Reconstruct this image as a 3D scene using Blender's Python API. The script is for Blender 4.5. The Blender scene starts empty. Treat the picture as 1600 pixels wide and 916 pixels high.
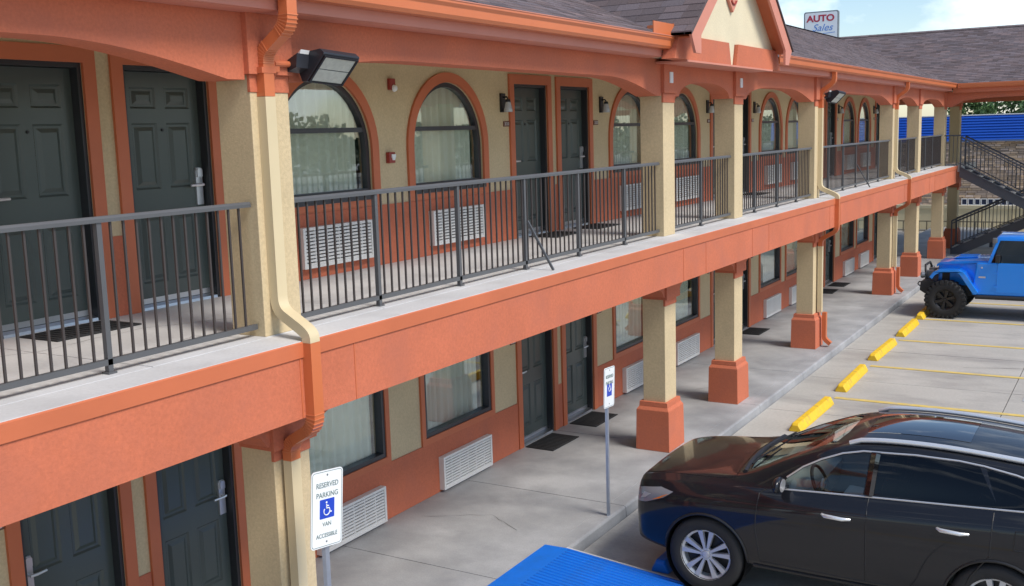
import bpy, bmesh, math, random
from mathutils import Vector, Matrix, noise
from mathutils.geometry import tessellate_polygon
from mathutils.bvhtree import BVHTree
random.seed(7)
SC = bpy.context.scene
COL = SC.collection
PI = math.pi
R = math.radians

# ------------------------------------------------------------------ camera
def make_camera():
    yaw, pitch, roll = 0.535, -0.148, -0.030
    cy, sy, cp, sp = math.cos(yaw), math.sin(yaw), math.cos(pitch), math.sin(pitch)
    f = Vector((-sy*cp, cy*cp, sp)); r = Vector((cy, sy, 0)); u = r.cross(f)
    cr, sr = math.cos(roll), math.sin(roll)
    r2 = cr*r + sr*u; u2 = -sr*r + cr*u
    cam = bpy.data.cameras.new('camera'); o = bpy.data.objects.new('camera', cam); COL.objects.link(o)
    m = Matrix((r2, u2, -f)).transposed().to_4x4(); m.translation = (5.019, -3.397, 1.391)
    o.matrix_world = m
    cam.sensor_fit = 'HORIZONTAL'; cam.sensor_width = 36; cam.lens = 1668.667*36/1600
    cam.clip_start = .05; cam.clip_end = 3000
    SC.camera = o
make_camera()

# ------------------------------------------------------------------ sky, sun, exposure
SUN_EL, SUN_AZ = R(50), R(98)           # azimuth clockwise from +Y, so the sun stands over the car park
CLOUD = (-.088, .9915, .096)
def make_world():
    w = bpy.data.worlds.new('World'); SC.world = w; w.use_nodes = True
    nt = w.node_tree; N = nt.nodes; N.clear(); L = nt.links.new
    out = N.new('ShaderNodeOutputWorld'); bg = N.new('ShaderNodeBackground'); bg.inputs[1].default_value = 0.085
    sky = N.new('ShaderNodeTexSky'); sky.sky_type = 'NISHITA'; sky.sun_disc = False
    sky.sun_elevation = SUN_EL; sky.sun_rotation = SUN_AZ; sky.air_density = 1.0; sky.dust_density = 0.4; sky.ozone_density = 2.5
    tc = N.new('ShaderNodeTexCoord')
    mp = N.new('ShaderNodeMapping'); mp.inputs['Scale'].default_value = (1.0, 1.0, 1.8)
    mp.inputs['Location'].default_value = (0.9, 0.35, 0.1)
    no = N.new('ShaderNodeTexNoise'); no.inputs['Scale'].default_value = 7; no.inputs['Detail'].default_value = 8; no.inputs['Roughness'].default_value = .58
    rp = N.new('ShaderNodeValToRGB'); rp.color_ramp.elements[0].position = .50; rp.color_ramp.elements[1].position = .72
    dp = N.new('ShaderNodeVectorMath'); dp.operation = 'DOT_PRODUCT'; dp.inputs[1].default_value = CLOUD
    mk = N.new('ShaderNodeMapRange'); mk.inputs[1].default_value = .9955; mk.inputs[2].default_value = .9997; mk.inputs[3].default_value = -.03; mk.inputs[4].default_value = .14
    ad = N.new('ShaderNodeMath'); ad.operation = 'ADD'
    L(tc.outputs['Generated'], dp.inputs[0]); L(dp.outputs['Value'], mk.inputs[0]); L(no.outputs[0], ad.inputs[0]); L(mk.outputs[0], ad.inputs[1])
    mx = N.new('ShaderNodeMix'); mx.data_type = 'RGBA'
    mx.inputs[7].default_value = (8.5, 9.2, 9.8, 1)
    L(tc.outputs['Generated'], mp.inputs[0]); L(mp.outputs[0], no.inputs[0]); L(ad.outputs[0], rp.inputs[0])
    L(rp.outputs[0], mx.inputs[0]); L(sky.outputs[0], mx.inputs[6]); L(mx.outputs[2], bg.inputs[0]); L(bg.outputs[0], out.inputs[0])
make_world()
def make_sun():
    l = bpy.data.lights.new('sun', 'SUN'); l.energy = 2.0; l.angle = R(22); l.color = (1, .93, .84)
    o = bpy.data.objects.new('sun', l); COL.objects.link(o); o.location = (30, 5, 40)
    d = Vector((math.sin(SUN_AZ)*math.cos(SUN_EL), math.cos(SUN_AZ)*math.cos(SUN_EL), math.sin(SUN_EL)))
    o.rotation_euler = d.to_track_quat('Z', 'Y').to_euler()
make_sun()
SC.view_settings.view_transform = 'Standard'; SC.view_settings.look = 'None'
SC.view_settings.exposure = 0.95; SC.view_settings.gamma = 1

# ------------------------------------------------------------------ materials
def mat(name, col, rough=.8, metal=0, var=.12, vscale=2.0, bump=0, bscale=60, spec=.5, coat=0, fine=0, fscale=40,
        stain=None, sscale=.8, slo=.45, shi=.7, tint=False, alpha_emit=None, stretch=None):
    m = bpy.data.materials.new(name); m.use_nodes = True
    nt = m.node_tree; N = nt.nodes; L = nt.links.new
    b = N['Principled BSDF']
    b.inputs['Roughness'].default_value = rough; b.inputs['Metallic'].default_value = metal
    b.inputs['Specular IOR Level'].default_value = spec
    b.inputs['Coat Weight'].default_value = coat; b.inputs['Coat Roughness'].default_value = .04
    tc = N.new('ShaderNodeTexCoord'); src = tc.outputs['Object']
    if stretch:
        mp = N.new('ShaderNodeMapping'); mp.inputs['Scale'].default_value = stretch; L(src, mp.inputs[0]); src = mp.outputs[0]
    cur = None
    def rgb(c):
        n = N.new('ShaderNodeRGB'); n.outputs[0].default_value = (*c, 1); return n.outputs[0]
    cur = rgb(col)
    def mul(cur, fac_out, lo, hi):
        mr = N.new('ShaderNodeMapRange'); mr.inputs[1].default_value = .25; mr.inputs[2].default_value = .75
        mr.inputs[3].default_value = lo; mr.inputs[4].default_value = hi; L(fac_out, mr.inputs[0])
        mm = N.new('ShaderNodeMix'); mm.data_type = 'RGBA'; mm.blend_type = 'MULTIPLY'; mm.inputs[0].default_value = 1
        L(cur, mm.inputs[6]); L(mr.outputs[0], mm.inputs[7]); return mm.outputs[2]
    if var:
        n = N.new('ShaderNodeTexNoise'); n.inputs['Scale'].default_value = vscale; n.inputs['Detail'].default_value = 5; L(src, n.inputs[0])
        cur = mul(cur, n.outputs[0], 1-var, 1+var)
    if fine:
        n = N.new('ShaderNodeTexNoise'); n.inputs['Scale'].default_value = fscale; n.inputs['Detail'].default_value = 3; L(src, n.inputs[0])
        cur = mul(cur, n.outputs[0], 1-fine, 1+fine)
    if stain:
        n = N.new('ShaderNodeTexNoise'); n.inputs['Scale'].default_value = sscale; n.inputs['Detail'].default_value = 7; n.inputs['Roughness'].default_value = .62; L(src, n.inputs[0])
        rp = N.new('ShaderNodeValToRGB'); rp.color_ramp.elements[0].position = slo; rp.color_ramp.elements[1].position = shi; L(n.outputs[0], rp.inputs[0])
        mm = N.new('ShaderNodeMix'); mm.data_type = 'RGBA'; L(rp.outputs[0], mm.inputs[0]); L(cur, mm.inputs[6]); mm.inputs[7].default_value = (*stain, 1); cur = mm.outputs[2]
    if tint:
        at = N.new('ShaderNodeAttribute'); at.attribute_name = 'tint'
        mm = N.new('ShaderNodeMix'); mm.data_type = 'RGBA'; mm.blend_type = 'MULTIPLY'; mm.inputs[0].default_value = 1
        L(cur, mm.inputs[6]); L(at.outputs[0], mm.inputs[7]); cur = mm.outputs[2]
    L(cur, b.inputs['Base Color'])
    if bump:
        n = N.new('ShaderNodeTexNoise'); n.inputs['Scale'].default_value = bscale; n.inputs['Detail'].default_value = 4; L(src, n.inputs[0])
        bp = N.new('ShaderNodeBump'); bp.inputs['Strength'].default_value = bump; bp.inputs['Distance'].default_value = .01
        L(n.outputs[0], bp.inputs['Height']); L(bp.outputs[0], b.inputs['Normal'])
    return m
def glass_mat(name, tint, refl=.12, rough=.0, tintmix=.5):
    m = bpy.data.materials.new(name); m.use_nodes = True
    nt = m.node_tree; N = nt.nodes; L = nt.links.new; N.clear()
    out = N.new('ShaderNodeOutputMaterial'); tr = N.new('ShaderNodeBsdfTransparent'); tr.inputs[0].default_value = (*tint, 1)
    gl = N.new('ShaderNodeBsdfGlossy'); gl.inputs['Roughness'].default_value = rough; gl.inputs[0].default_value = (.95, .97, 1, 1)
    lw0 = N.new('ShaderNodeLayerWeight'); lw0.inputs[0].default_value = .5
    lw = N.new('ShaderNodeMath'); lw.operation = 'POWER'; lw.inputs[1].default_value = 4.5; L(lw0.outputs['Facing'], lw.inputs[0])
    mr = N.new('ShaderNodeMapRange'); mr.inputs[1].default_value = 0; mr.inputs[2].default_value = 1; mr.inputs[3].default_value = refl; mr.inputs[4].default_value = 1
    mx = N.new('ShaderNodeMixShader')
    L(lw.outputs[0], mr.inputs[0]); L(mr.outputs[0], mx.inputs[0]); L(tr.outputs[0], mx.inputs[1]); L(gl.outputs[0], mx.inputs[2]); L(mx.outputs[0], out.inputs[0])
    return m
M = {}
M['orange'] = mat('orange_stucco', (.54, .150, .074), .85, stain=(.45, .138, .082), sscale=1.4, slo=.48, shi=.80, var=.10, vscale=1.3, fine=.10, fscale=45, bump=.26, bscale=95)
M['orange_trim'] = mat('orange_trim_paint', (.55, .148, .062), .5, var=.08, bump=.1, bscale=30)
M['crimp'] = mat('crimped_gutter_paint', (.62, .195, .08), .34, var=.05)
M['orange_metal'] = mat('orange_gutter_paint', (.60, .165, .060), .32, var=.05)
M['pinkish'] = mat('faded_coral_board', (.60, .235, .165), .6, var=.06, bump=.1, bscale=30)
M['beige'] = mat('beige_stucco', (.585, .465, .28), .85, var=.08, vscale=1.5, fine=.10, fscale=45, bump=.26, bscale=95)
M['cream'] = mat('cream_stucco', (.68, .60, .42), .85, var=.06, fine=.06, bump=.4, bscale=55)
M['beige_metal'] = mat('beige_pipe_paint', (.64, .53, .33), .4, var=.05)
M['door'] = mat('dark_door_paint', (.072, .090, .083), .27, var=.06, bump=.04, bscale=90)
M['frame'] = mat('charcoal_frame', (.030, .032, .036), .4, var=.05)
M['bronze'] = mat('dark_window_frame', (.042, .042, .048), .35, var=.05)
M['rail'] = mat('railing_paint', (.092, .095, .100), .42, var=.08)
M['picket'] = mat('picket_paint', (.052, .043, .041), .45, var=.08)
M['chrome'] = mat('satin_chrome', (.66, .66, .67), .34, .75, var=0)
M['alum'] = mat('aluminium', (.62, .63, .65), .38, 1, var=.05)
M['concrete'] = mat('walkway_concrete', (.37, .374, .38), .62, var=.20, vscale=1.3, fine=.12, fscale=60, stain=(.215, .22, .23), sscale=.9, slo=.40, shi=.72, bump=.15, bscale=45)
M['ledge'] = mat('balcony_concrete', (.56, .56, .56), .7, var=.10, vscale=1.2, fine=.06, stain=(.42, .415, .41), sscale=1.6, slo=.5, shi=.85, bump=.12, bscale=45)
M['lot'] = mat('parking_concrete', (.41, .395, .36), .8, var=.14, vscale=.6, fine=.12, fscale=35, stain=(.22, .21, .20), sscale=.7, slo=.48, shi=.76, bump=.2, bscale=30, stretch=(.6, 1.4, 1))
M['soil'] = mat('ground_concrete', (.33, .32, .30), .9, var=.15, vscale=.4, fine=.1)
M['joint'] = mat('joint_dirt', (.10, .095, .09), .95, var=.2)
M['yellow'] = mat('yellow_paint', (.78, .50, .02), .55, var=.10, vscale=6, stain=(.34, .25, .08), sscale=7, slo=.56, shi=.74, bump=.25)
M['line'] = mat('worn_yellow_line', (.62, .46, .12), .75, var=.12, vscale=5, stain=(.42, .37, .25), sscale=8, slo=.50, shi=.72)
M['bluepaint'] = mat('blue_ramp_paint', (.002, .145, .62), .5, var=.14, vscale=3.5, stain=(.015, .115, .40), sscale=3, slo=.52, shi=.8, bump=.1)
M['white'] = mat('white_enamel', (.74, .74, .73), .45, var=.05, vscale=5)
M['acwhite'] = mat('grille_plastic', (.70, .69, .66), .5, var=.06, vscale=4)
M['black'] = mat('black_paint', (.012, .012, .014), .4, var=.05)
M['mat'] = mat('rubber_mat', (.020, .021, .023), .85, var=.2, vscale=8, bump=.6, bscale=120)
M['shingle'] = mat('asphalt_shingle', (.125, .096, .100), .9, var=.12, vscale=.8, fine=.28, fscale=70, bump=.4, bscale=120, tint=True)
M['redalarm'] = mat('red_alarm', (.30, .035, .025), .4, var=.04)
M['signwhite'] = mat('sign_white', (.80, .82, .82), .35, var=.03)
M['signgreen'] = mat('sign_green_print', (.16, .22, .22), .5, var=0)
M['signblue'] = mat('sign_blue', (.012, .055, .48), .4, var=0)
M['signred'] = mat('sign_red', (.45, .03, .06), .5, var=0)
M['steel'] = mat('galvanised_steel', (.42, .46, .54), .42, .8, var=.12, vscale=9)
M['lampglass'] = mat('clear_lamp_glass', (.46, .49, .52), .12, 0, var=0, coat=.5)
M['led'] = mat('led_lens', (.52, .53, .46), .3, var=.12, vscale=30)
M['lampbody'] = mat('floodlight_housing', (.035, .038, .048), .4, .3, var=.06)
M['curtain'] = mat('curtain_fabric', (.86, .83, .72), .9, var=.06, vscale=3)
M['curtain2'] = mat('greyer_curtain_fabric', (.74, .72, .66), .9, var=.08, vscale=3)
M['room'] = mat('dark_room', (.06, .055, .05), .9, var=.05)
M['pane'] = glass_mat('window_glass', (.93, .97, .95), .12)
M['carpaint'] = mat('graphite_car_paint', (.0105, .0115, .0155), .30, .1, var=0, coat=.75, spec=.15)
M['carglass'] = glass_mat('car_privacy_glass', (.05, .05, .055), .035)
M['carclear'] = glass_mat('car_clear_glass', (.90, .95, .93), .05)
M['carblack'] = mat('car_black_trim', (.012, .012, .013), .45, var=0)
M['tyre'] = mat('tyre_rubber', (.020, .020, .021), .8, var=.1, vscale=12, bump=.15, bscale=60)
M['rim'] = mat('alloy_rim', (.58, .59, .61), .42, .55, var=0)
M['rimdark'] = mat('dark_rim_recess', (.03, .03, .033), .4, .4, var=0)
M['seat'] = mat('grey_seat', (.52, .55, .52), .7, var=.05)
M['cabin'] = mat('cabin_dark', (.15, .17, .16), .7, var=.05)
M['headlamp'] = mat('headlamp_lens', (.28, .28, .30), .08, .2, var=0, coat=1)
M['amber'] = mat('amber_reflector', (.75, .18, .02), .2, var=0, coat=.6)
M['jeep'] = mat('blue_car_paint', (.001, .27, .95), .30, .4, var=0, coat=1.0)
M['jeepblack'] = mat('black_plastic', (.018, .018, .020), .55, var=.08)
M['jeepgrey'] = mat('grey_metal', (.22, .23, .24), .4, .7, var=.05)
M['stair'] = mat('stair_steel', (.055, .062, .075), .45, var=.08)
M['tread'] = mat('concrete_tread', (.48, .47, .45), .8, var=.1)
M['bluepanel'] = mat('blue_metal_panel', (.006, .085, .48), .45, var=.06, vscale=.7)
M['stone'] = mat('ledge_stone', (.50, .37, .27), .9, var=.15, vscale=3, fine=.12, tint=True, bump=.4, bscale=25)
M['tan'] = mat('tan_fence_paint', (.80, .69, .46), .8, var=.08, vscale=2)
M['leaf'] = mat('tree_leaf', (.085, .16, .05), .6, var=.35, vscale=.9)
M['leaf2'] = mat('far_leaf', (.06, .09, .04), .7, var=.35, vscale=.12)
M['bark'] = mat('tree_bark', (.10, .07, .05), .9, var=.2, vscale=6)
M['pale'] = mat('pale_render', (.62, .60, .56), .8, var=.06)

# ------------------------------------------------------------------ mesh builder
class MB:
    def __init__(s): s.v = []; s.f = []; s.mi = []; s.t = []
    def add(s, vs, fs, mi=0, tint=None):
        o = len(s.v); s.v += [tuple(v) for v in vs]
        for f in fs: s.f.append([i+o for i in f]); s.mi.append(mi); s.t.append(tint)
        return s
    def box(s, x0, x1, y0, y1, z0, z1, mi=0, tint=None):
        vs = [(x0,y0,z0),(x1,y0,z0),(x1,y1,z0),(x0,y1,z0),(x0,y0,z1),(x1,y0,z1),(x1,y1,z1),(x0,y1,z1)]
        return s.add(vs, [(0,3,2,1),(4,5,6,7),(0,1,5,4),(1,2,6,5),(2,3,7,6),(3,0,4,7)], mi, tint)
    def hexa(s, b, t, mi=0):      # b, t: 4 bottom, 4 top points counter-clockwise seen from above
        return s.add(list(b)+list(t), [(0,3,2,1),(4,5,6,7),(0,1,5,4),(1,2,6,5),(2,3,7,6),(3,0,4,7)], mi)
    def prism(s, outer, holes, fn, t0, t1, mi=0):   # polygon (a,b) with holes, fn(a,b,t) -> xyz, extruded from t0 to t1
        loops = [outer] + list(holes)
        tris = tessellate_polygon([[Vector((a, b, 0)) for a, b in l] for l in loops])
        flat = [p for l in loops for p in l]; n = len(flat)
        vs = [fn(a, b, t0) for a, b in flat] + [fn(a, b, t1) for a, b in flat]
        fs = []
        for t in tris: fs.append(tuple(t)); fs.append(tuple(i+n for i in reversed(t)))
        o = 0
        for l in loops:
            k = len(l)
            for i in range(k):
                j = (i+1) % k; fs.append((o+i, o+j, o+j+n, o+i+n))
            o += k
        return s.add(vs, fs, mi)
    def tube(s, pts, r, n=8, mi=0, cap=True, closed=False):
        pts = [Vector(p) for p in pts]; rs = r if isinstance(r, (list, tuple)) else [r]*len(pts)
        rings = []; up = None
        for i, p in enumerate(pts):
            a = pts[i-1] if (i or closed) else p; b = pts[(i+1) % len(pts)] if (i < len(pts)-1 or closed) else p
            t = (b-a).normalized()
            if up is None:
                up = t.orthogonal().normalized()
            up = (up - t*up.dot(t));
            up = up.normalized() if up.length > 1e-6 else t.orthogonal().normalized()
            w = t.cross(up)
            rings.append([p + rs[i]*(math.cos(2*PI*k/n)*up + math.sin(2*PI*k/n)*w) for k in range(n)])
        vs = [v for rg in rings for v in rg]; fs = []
        m = len(pts)
        for i in range(m if closed else m-1):
            for k in range(n):
                a = i*n+k; b = i*n+(k+1) % n; c = ((i+1) % m)*n
                fs.append((a, b, c+(k+1) % n, c+k))
        if cap and not closed:
            fs.append(tuple(reversed(range(n)))); fs.append(tuple(range((m-1)*n, m*n)))
        return s.add(vs, fs, mi)
    def rectpipe(s, pts, wy, wd, mi=0):   # rectangular pipe whose path lies in an x-z plane; wy = width along y, wd = depth in the plane
        pts = [Vector(p) for p in pts]; rings = []
        for i, p in enumerate(pts):
            a = pts[max(i-1, 0)]; b = pts[min(i+1, len(pts)-1)]; t = (b-a).normalized()
            nrm = Vector((-t.z, 0, t.x))
            k = 1.0
            rings.append([p+nrm*wd/2+Vector((0, -wy/2, 0)), p+nrm*wd/2+Vector((0, wy/2, 0)), p-nrm*wd/2+Vector((0, wy/2, 0)), p-nrm*wd/2+Vector((0, -wy/2, 0))])
        vs = [v for r_ in rings for v in r_]; fs = []
        for i in range(len(pts)-1):
            for k in range(4): fs.append((i*4+k, i*4+(k+1) % 4, (i+1)*4+(k+1) % 4, (i+1)*4+k))
        fs.append((3, 2, 1, 0)); e = (len(pts)-1)*4; fs.append((e, e+1, e+2, e+3))
        return s.add(vs, fs, mi)
    def lathe(s, prof, n, fn, mi=0, closed=False):   # prof: (r, h); fn(r*cos, r*sin, h)
        vs = [fn(r*math.cos(2*PI*k/n), r*math.sin(2*PI*k/n), h) for r, h in prof for k in range(n)]; fs = []
        m = len(prof)
        for i in range(m if closed else m-1):
            for k in range(n): fs.append((i*n+k, i*n+(k+1) % n, ((i+1) % m)*n+(k+1) % n, ((i+1) % m)*n+k))
        return s.add(vs, fs, mi)
    def bar(s, p, q, w, h, mi=0):        # square bar between two points, w sideways, h upright
        p = Vector(p); q = Vector(q); t = (q-p).normalized()
        sd = t.cross(Vector((0, 0, 1)))
        sd = sd.normalized() if sd.length > 1e-5 else Vector((0, 1, 0))
        u = sd.cross(t)
        c = [(-sd*w-u*h)/2, (sd*w-u*h)/2, (sd*w+u*h)/2, (-sd*w+u*h)/2]
        vs = [p+x for x in c]+[q+x for x in c]
        return s.add(vs, [(3,2,1,0),(4,5,6,7),(0,1,5,4),(1,2,6,5),(2,3,7,6),(3,0,4,7)], mi)
    def mesh(s, name, mats, smooth=False, bevel=0, off=(0, 0, 0), autosmooth=None):
        me = bpy.data.meshes.new(name)
        ox, oy, oz = off
        me.from_pydata([(x-ox, y-oy, z-oz) for x, y, z in s.v], [], s.f)
        for m_ in (mats if isinstance(mats, (list, tuple)) else [mats]): me.materials.append(m_)
        for p_, i in zip(me.polygons, s.mi): p_.material_index = i
        if any(t is not None for t in s.t):
            ca = me.color_attributes.new('tint', 'FLOAT_COLOR', 'CORNER')
            for p_, t in zip(me.polygons, s.t):
                c = (*(t or (1, 1, 1)), 1)
                for li in p_.loop_indices: ca.data[li].color = c
        bm = bmesh.new(); bm.from_mesh(me); bmesh.ops.recalc_face_normals(bm, faces=bm.faces)
        if bevel:
            es = [e for e in bm.edges if len(e.link_faces) == 2 and e.calc_face_angle(0) > .5]
            bmesh.ops.bevel(bm, geom=es, offset=bevel, segments=2, profile=.6, affect='EDGES', clamp_overlap=True)
        if smooth is not False:
            ang = smooth if not isinstance(smooth, bool) else 1.2
            for f_ in bm.faces: f_.smooth = True
            for e in bm.edges: e.smooth = len(e.link_faces) == 2 and e.calc_face_angle(0) < ang
        bm.to_mesh(me); bm.free()
        return me

def wl(o):      # world location of a chain of unrotated parents
    v = Vector((0, 0, 0))
    while o is not None: v += o.location; o = o.parent
    return v
def obj(name, data, parent=None, loc=(0, 0, 0)):
    o = bpy.data.objects.new(name, data); o.location = loc; COL.objects.link(o)
    if parent is not None: o.parent = parent
    return o
def part(name, mb, m, parent, smooth=False, bevel=0):     # mb in the coordinates of the scene; parent unrotated
    return obj(name, mb.mesh(name, m, smooth, bevel, wl(parent)), parent)
def lpart(name, mb, m, parent, smooth=False, bevel=0, loc=(0, 0, 0)):   # mb in local coordinates
    return obj(name, mb.mesh(name, m, smooth, bevel), parent, loc)
def tag(o, label=None, cat=None, group=None, kind=None):
    if label: o['label'] = label
    if cat: o['category'] = cat
    if group: o['group'] = group
    if kind: o['kind'] = kind
    return o
def thing(name, loc, label, cat, group=None, rz=0):
    o = bpy.data.objects.new(name, None); COL.objects.link(o); o.location = loc; o.rotation_euler = (0, 0, rz); o.empty_display_size = .2
    return tag(o, label, cat, group)
def dup(root, loc=None, label=None, rz=None):
    c = root.copy(); COL.objects.link(c)
    if loc is not None: c.location = loc
    if rz is not None: c.rotation_euler = (0, 0, rz)
    if label: c['label'] = label
    def rec(a, b):
        for ch in KIDS.get(a.name) or list(a.children):
            d = ch.copy(); COL.objects.link(d); d.parent = b; rec(ch, d)
    rec(root, c)
    return c
KIDS = {}

# ------------------------------------------------------------------ key dimensions
W = 2.195                   # facade wall plane x = -W
ZG, ZL = -2.9, -3.02        # walkway and car park levels; the upper floor is z = 0
CF, CB, CW = -.355, -.674, .386   # column front, back, width along y
CY = [-5.25, 2.187, 9.62, 12.426, 17.029, 24.268, 27.826, 32.195, 35.3]
PAIR = [-5.15, 2.45, 10.05, 17.62, 24.95, 32.2]
Y0, Y1 = -8.0, 33.4         # ends of the facade built
CEIL = 2.28
yz = lambda x: (lambda a, b, t: (t, a, b))

# ------------------------------------------------------------------ ground
def ground():
    mb = MB(); n = 24
    for i in range(n):
        for j in range(n):
            pass
    mb.add([(-900, -900, -3.06), (900, -900, -3.06), (900, 900, -3.06), (-900, 900, -3.06)], [(0, 1, 2, 3)])
    g = obj('ground', mb.mesh('ground', M['soil'])); tag(g, kind='structure')
    # car park: concrete slabs with recessed joints
    lot = bpy.data.objects.new('parking_lot', None); COL.objects.link(lot); lot.location = (8, 16, ZL); tag(lot, kind='structure')
    base = MB().box(.058, 30, -9, 60, ZL-.03, ZL-.016)
    part('joint_bed', base, M['joint'], lot)
    xs = [.068, 3.35, 6.9, 10.5, 14.1, 17.7, 23, 30]
    ys = [-9, -5.2, -1.0, 3.4, 7.9, 12.75, 15.2, 17.85, 20.5, 23.0, 26.5, 30, 33.6, 37.5, 42, 48, 60]
    for i in range(len(xs)-1):
        for j in range(len(ys)-1):
            g_ = .007; dz = random.uniform(-.0015, .0015)
            m_ = MB().box(xs[i]+g_, xs[i+1]-g_, ys[j]+g_, ys[j+1]-g_, ZL-.05, ZL+dz)
            part('concrete_slab', m_, M['lot'], lot)
    for y in (13.83, 16.42, 19.06, 21.70, 24.35, 27.0, 29.6):
        m_ = MB().box(.86 + random.uniform(-.04, .04), 6.2, y-.06, y+.06, ZL+.002, ZL+.0065); part('parking_line', m_, M['line'], lot)
    for y in (3.0, 8.72): 
        m_ = MB().box(1.5, 6.2, y-.06, y+.06, ZL+.002, ZL+.0065); part('parking_line', m_, M['line'], lot)
    # a patch of worn blue paint in the third bay
    m_ = MB().box(3.55, 4.5, 14.75, 15.1, ZL+.002, ZL+.006); part('blue_marking', m_, M['wornblue'], lot)
    # walkway slabs and kerb
    wk = bpy.data.objects.new('walkway', None); COL.objects.link(wk); wk.location = (-1, 16, ZG); tag(wk, kind='structure')
    part('joint_bed', MB().box(-W-.1, -.01, -9, 44, ZG-.03, ZG-.02), M['joint'], wk)
    ys = [-9, -4.9, -2.45, 0, 2.45, 5.0, 7.42, 9.9, 12.45, 14.9, 17.4, 19.8, 22.3, 24.8, 27.2, 29.6, 32.1, 34.5, 38, 44]
    for j in range(len(ys)-1):
        part('concrete_slab', MB().box(-W-.15, -.16, ys[j]+.006, ys[j+1]-.006, ZG-.06, ZG+random.uniform(-.001, .001)), M['concrete'], wk, bevel=.004)
        kb = MB(); y0, y1 = ys[j]+.005, ys[j+1]-.005
        kb.prism([(-.153, -.2), (-.153, .0), (.02, -.001), (.04, -.008), (.05, -.022), (.062, -.2)], [], lambda a, b, t: (a, t, ZG+b), y0, y1)
        part('kerb', kb, M['concrete'], wk)
    # far paving behind the building end
    pv = obj('far_paving', MB().box(-30, -.16, 44, 47, ZG-.2, ZG-.1).mesh('far_paving', M['lot'])); tag(pv, kind='structure')
def crack(pts, w, z, parent, m):
    rnd = random.Random(len(pts)*7+int(pts[0][0]*100)); P = [Vector((*p, z)) for p in pts]; out = []
    for a, b in zip(P, P[1:]):
        for k in range(6):
            q = a.lerp(b, k/6); out.append(q+Vector((rnd.uniform(-.02, .02), rnd.uniform(-.02, .02), 0)))
    out.append(P[-1]); vs = []
    for i, q in enumerate(out):
        d = (out[min(i+1, len(out)-1)]-out[max(i-1, 0)]).normalized(); n = Vector((-d.y, d.x, 0)); h = w*rnd.uniform(.4, 1)/2
        vs += [q+n*h, q-n*h]
    return part('crack', MB().add(vs, [(2*i, 2*i+1, 2*i+3, 2*i+2) for i in range(len(out)-1)]), m, parent)
M['wornblue'] = mat('worn_blue_paint', (.33, .40, .48), .75, var=.1, vscale=6, stain=(.42, .41, .38), sscale=7, slo=.4, shi=.6)
ground()
_lot = bpy.data.objects['parking_lot']; _wk = bpy.data.objects['walkway']
for _p in ([(4.6, 13.2), (5.0, 15.0), (4.7, 16.6), (5.1, 18.4)], [(1.2, 9.5), (1.6, 11.0), (1.4, 12.6)], [(2.4, 16.9), (3.6, 17.3), (5.2, 17.1)], [(.3, 7.6), (.8, 8.6), (.7, 10.2)]): crack(_p, .012, ZL+.003, _lot, M['joint'])
for _p in ([(-1.9, 6.1), (-1.2, 6.5), (-.7, 6.2)], [(-1.6, 12.6), (-.9, 13.4), (-.2, 13.1)], [(-.9, 3.4), (-.4, 4.4)]): crack(_p, .006, ZG+.0025, _wk, M['joint'])

# ------------------------------------------------------------------ motel: walls, floors, columns, roof
motel = thing('motel_building', (-4.7, 12.5, ZG), 'long two storey orange and beige motel with balcony arcade and brown shingle roof', 'building')

def arch_poly(yc, hw, zs, zspr, hr, n=18):
    p = [(yc-hw, zs), (yc+hw, zs)]
    for k in range(n+1):
        a = PI*k/n
        p.append((yc+hw*math.cos(a), zspr+hr*math.sin(a)))
    return p
WIN = []     # window centres
for i in range(1, len(PAIR)-1):
    WIN.append((PAIR[i]+2.67, i)); WIN.append((PAIR[i+1]-2.66, i))
DOORS = []
for i in range(1, len(PAIR)): DOORS += [(PAIR[i]-.65, i), (PAIR[i]+.65, i)]
DOORS = [d for d in DOORS if d[0] < Y1-1]
HW, ZSPR, HR = .75, 1.26, .76
def clean(poly):
    out = []
    for p in poly:
        if not out or (abs(p[0]-out[-1][0])+abs(p[1]-out[-1][1])) > 1e-4: out.append(p)
    if (abs(out[0][0]-out[-1][0])+abs(out[0][1]-out[-1][1])) < 1e-4: out.pop()
    return out
def apoly(yc, hw, zs, zspr, hr, n=18): return clean(arch_poly(yc, hw, zs, zspr, hr, n))
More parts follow.
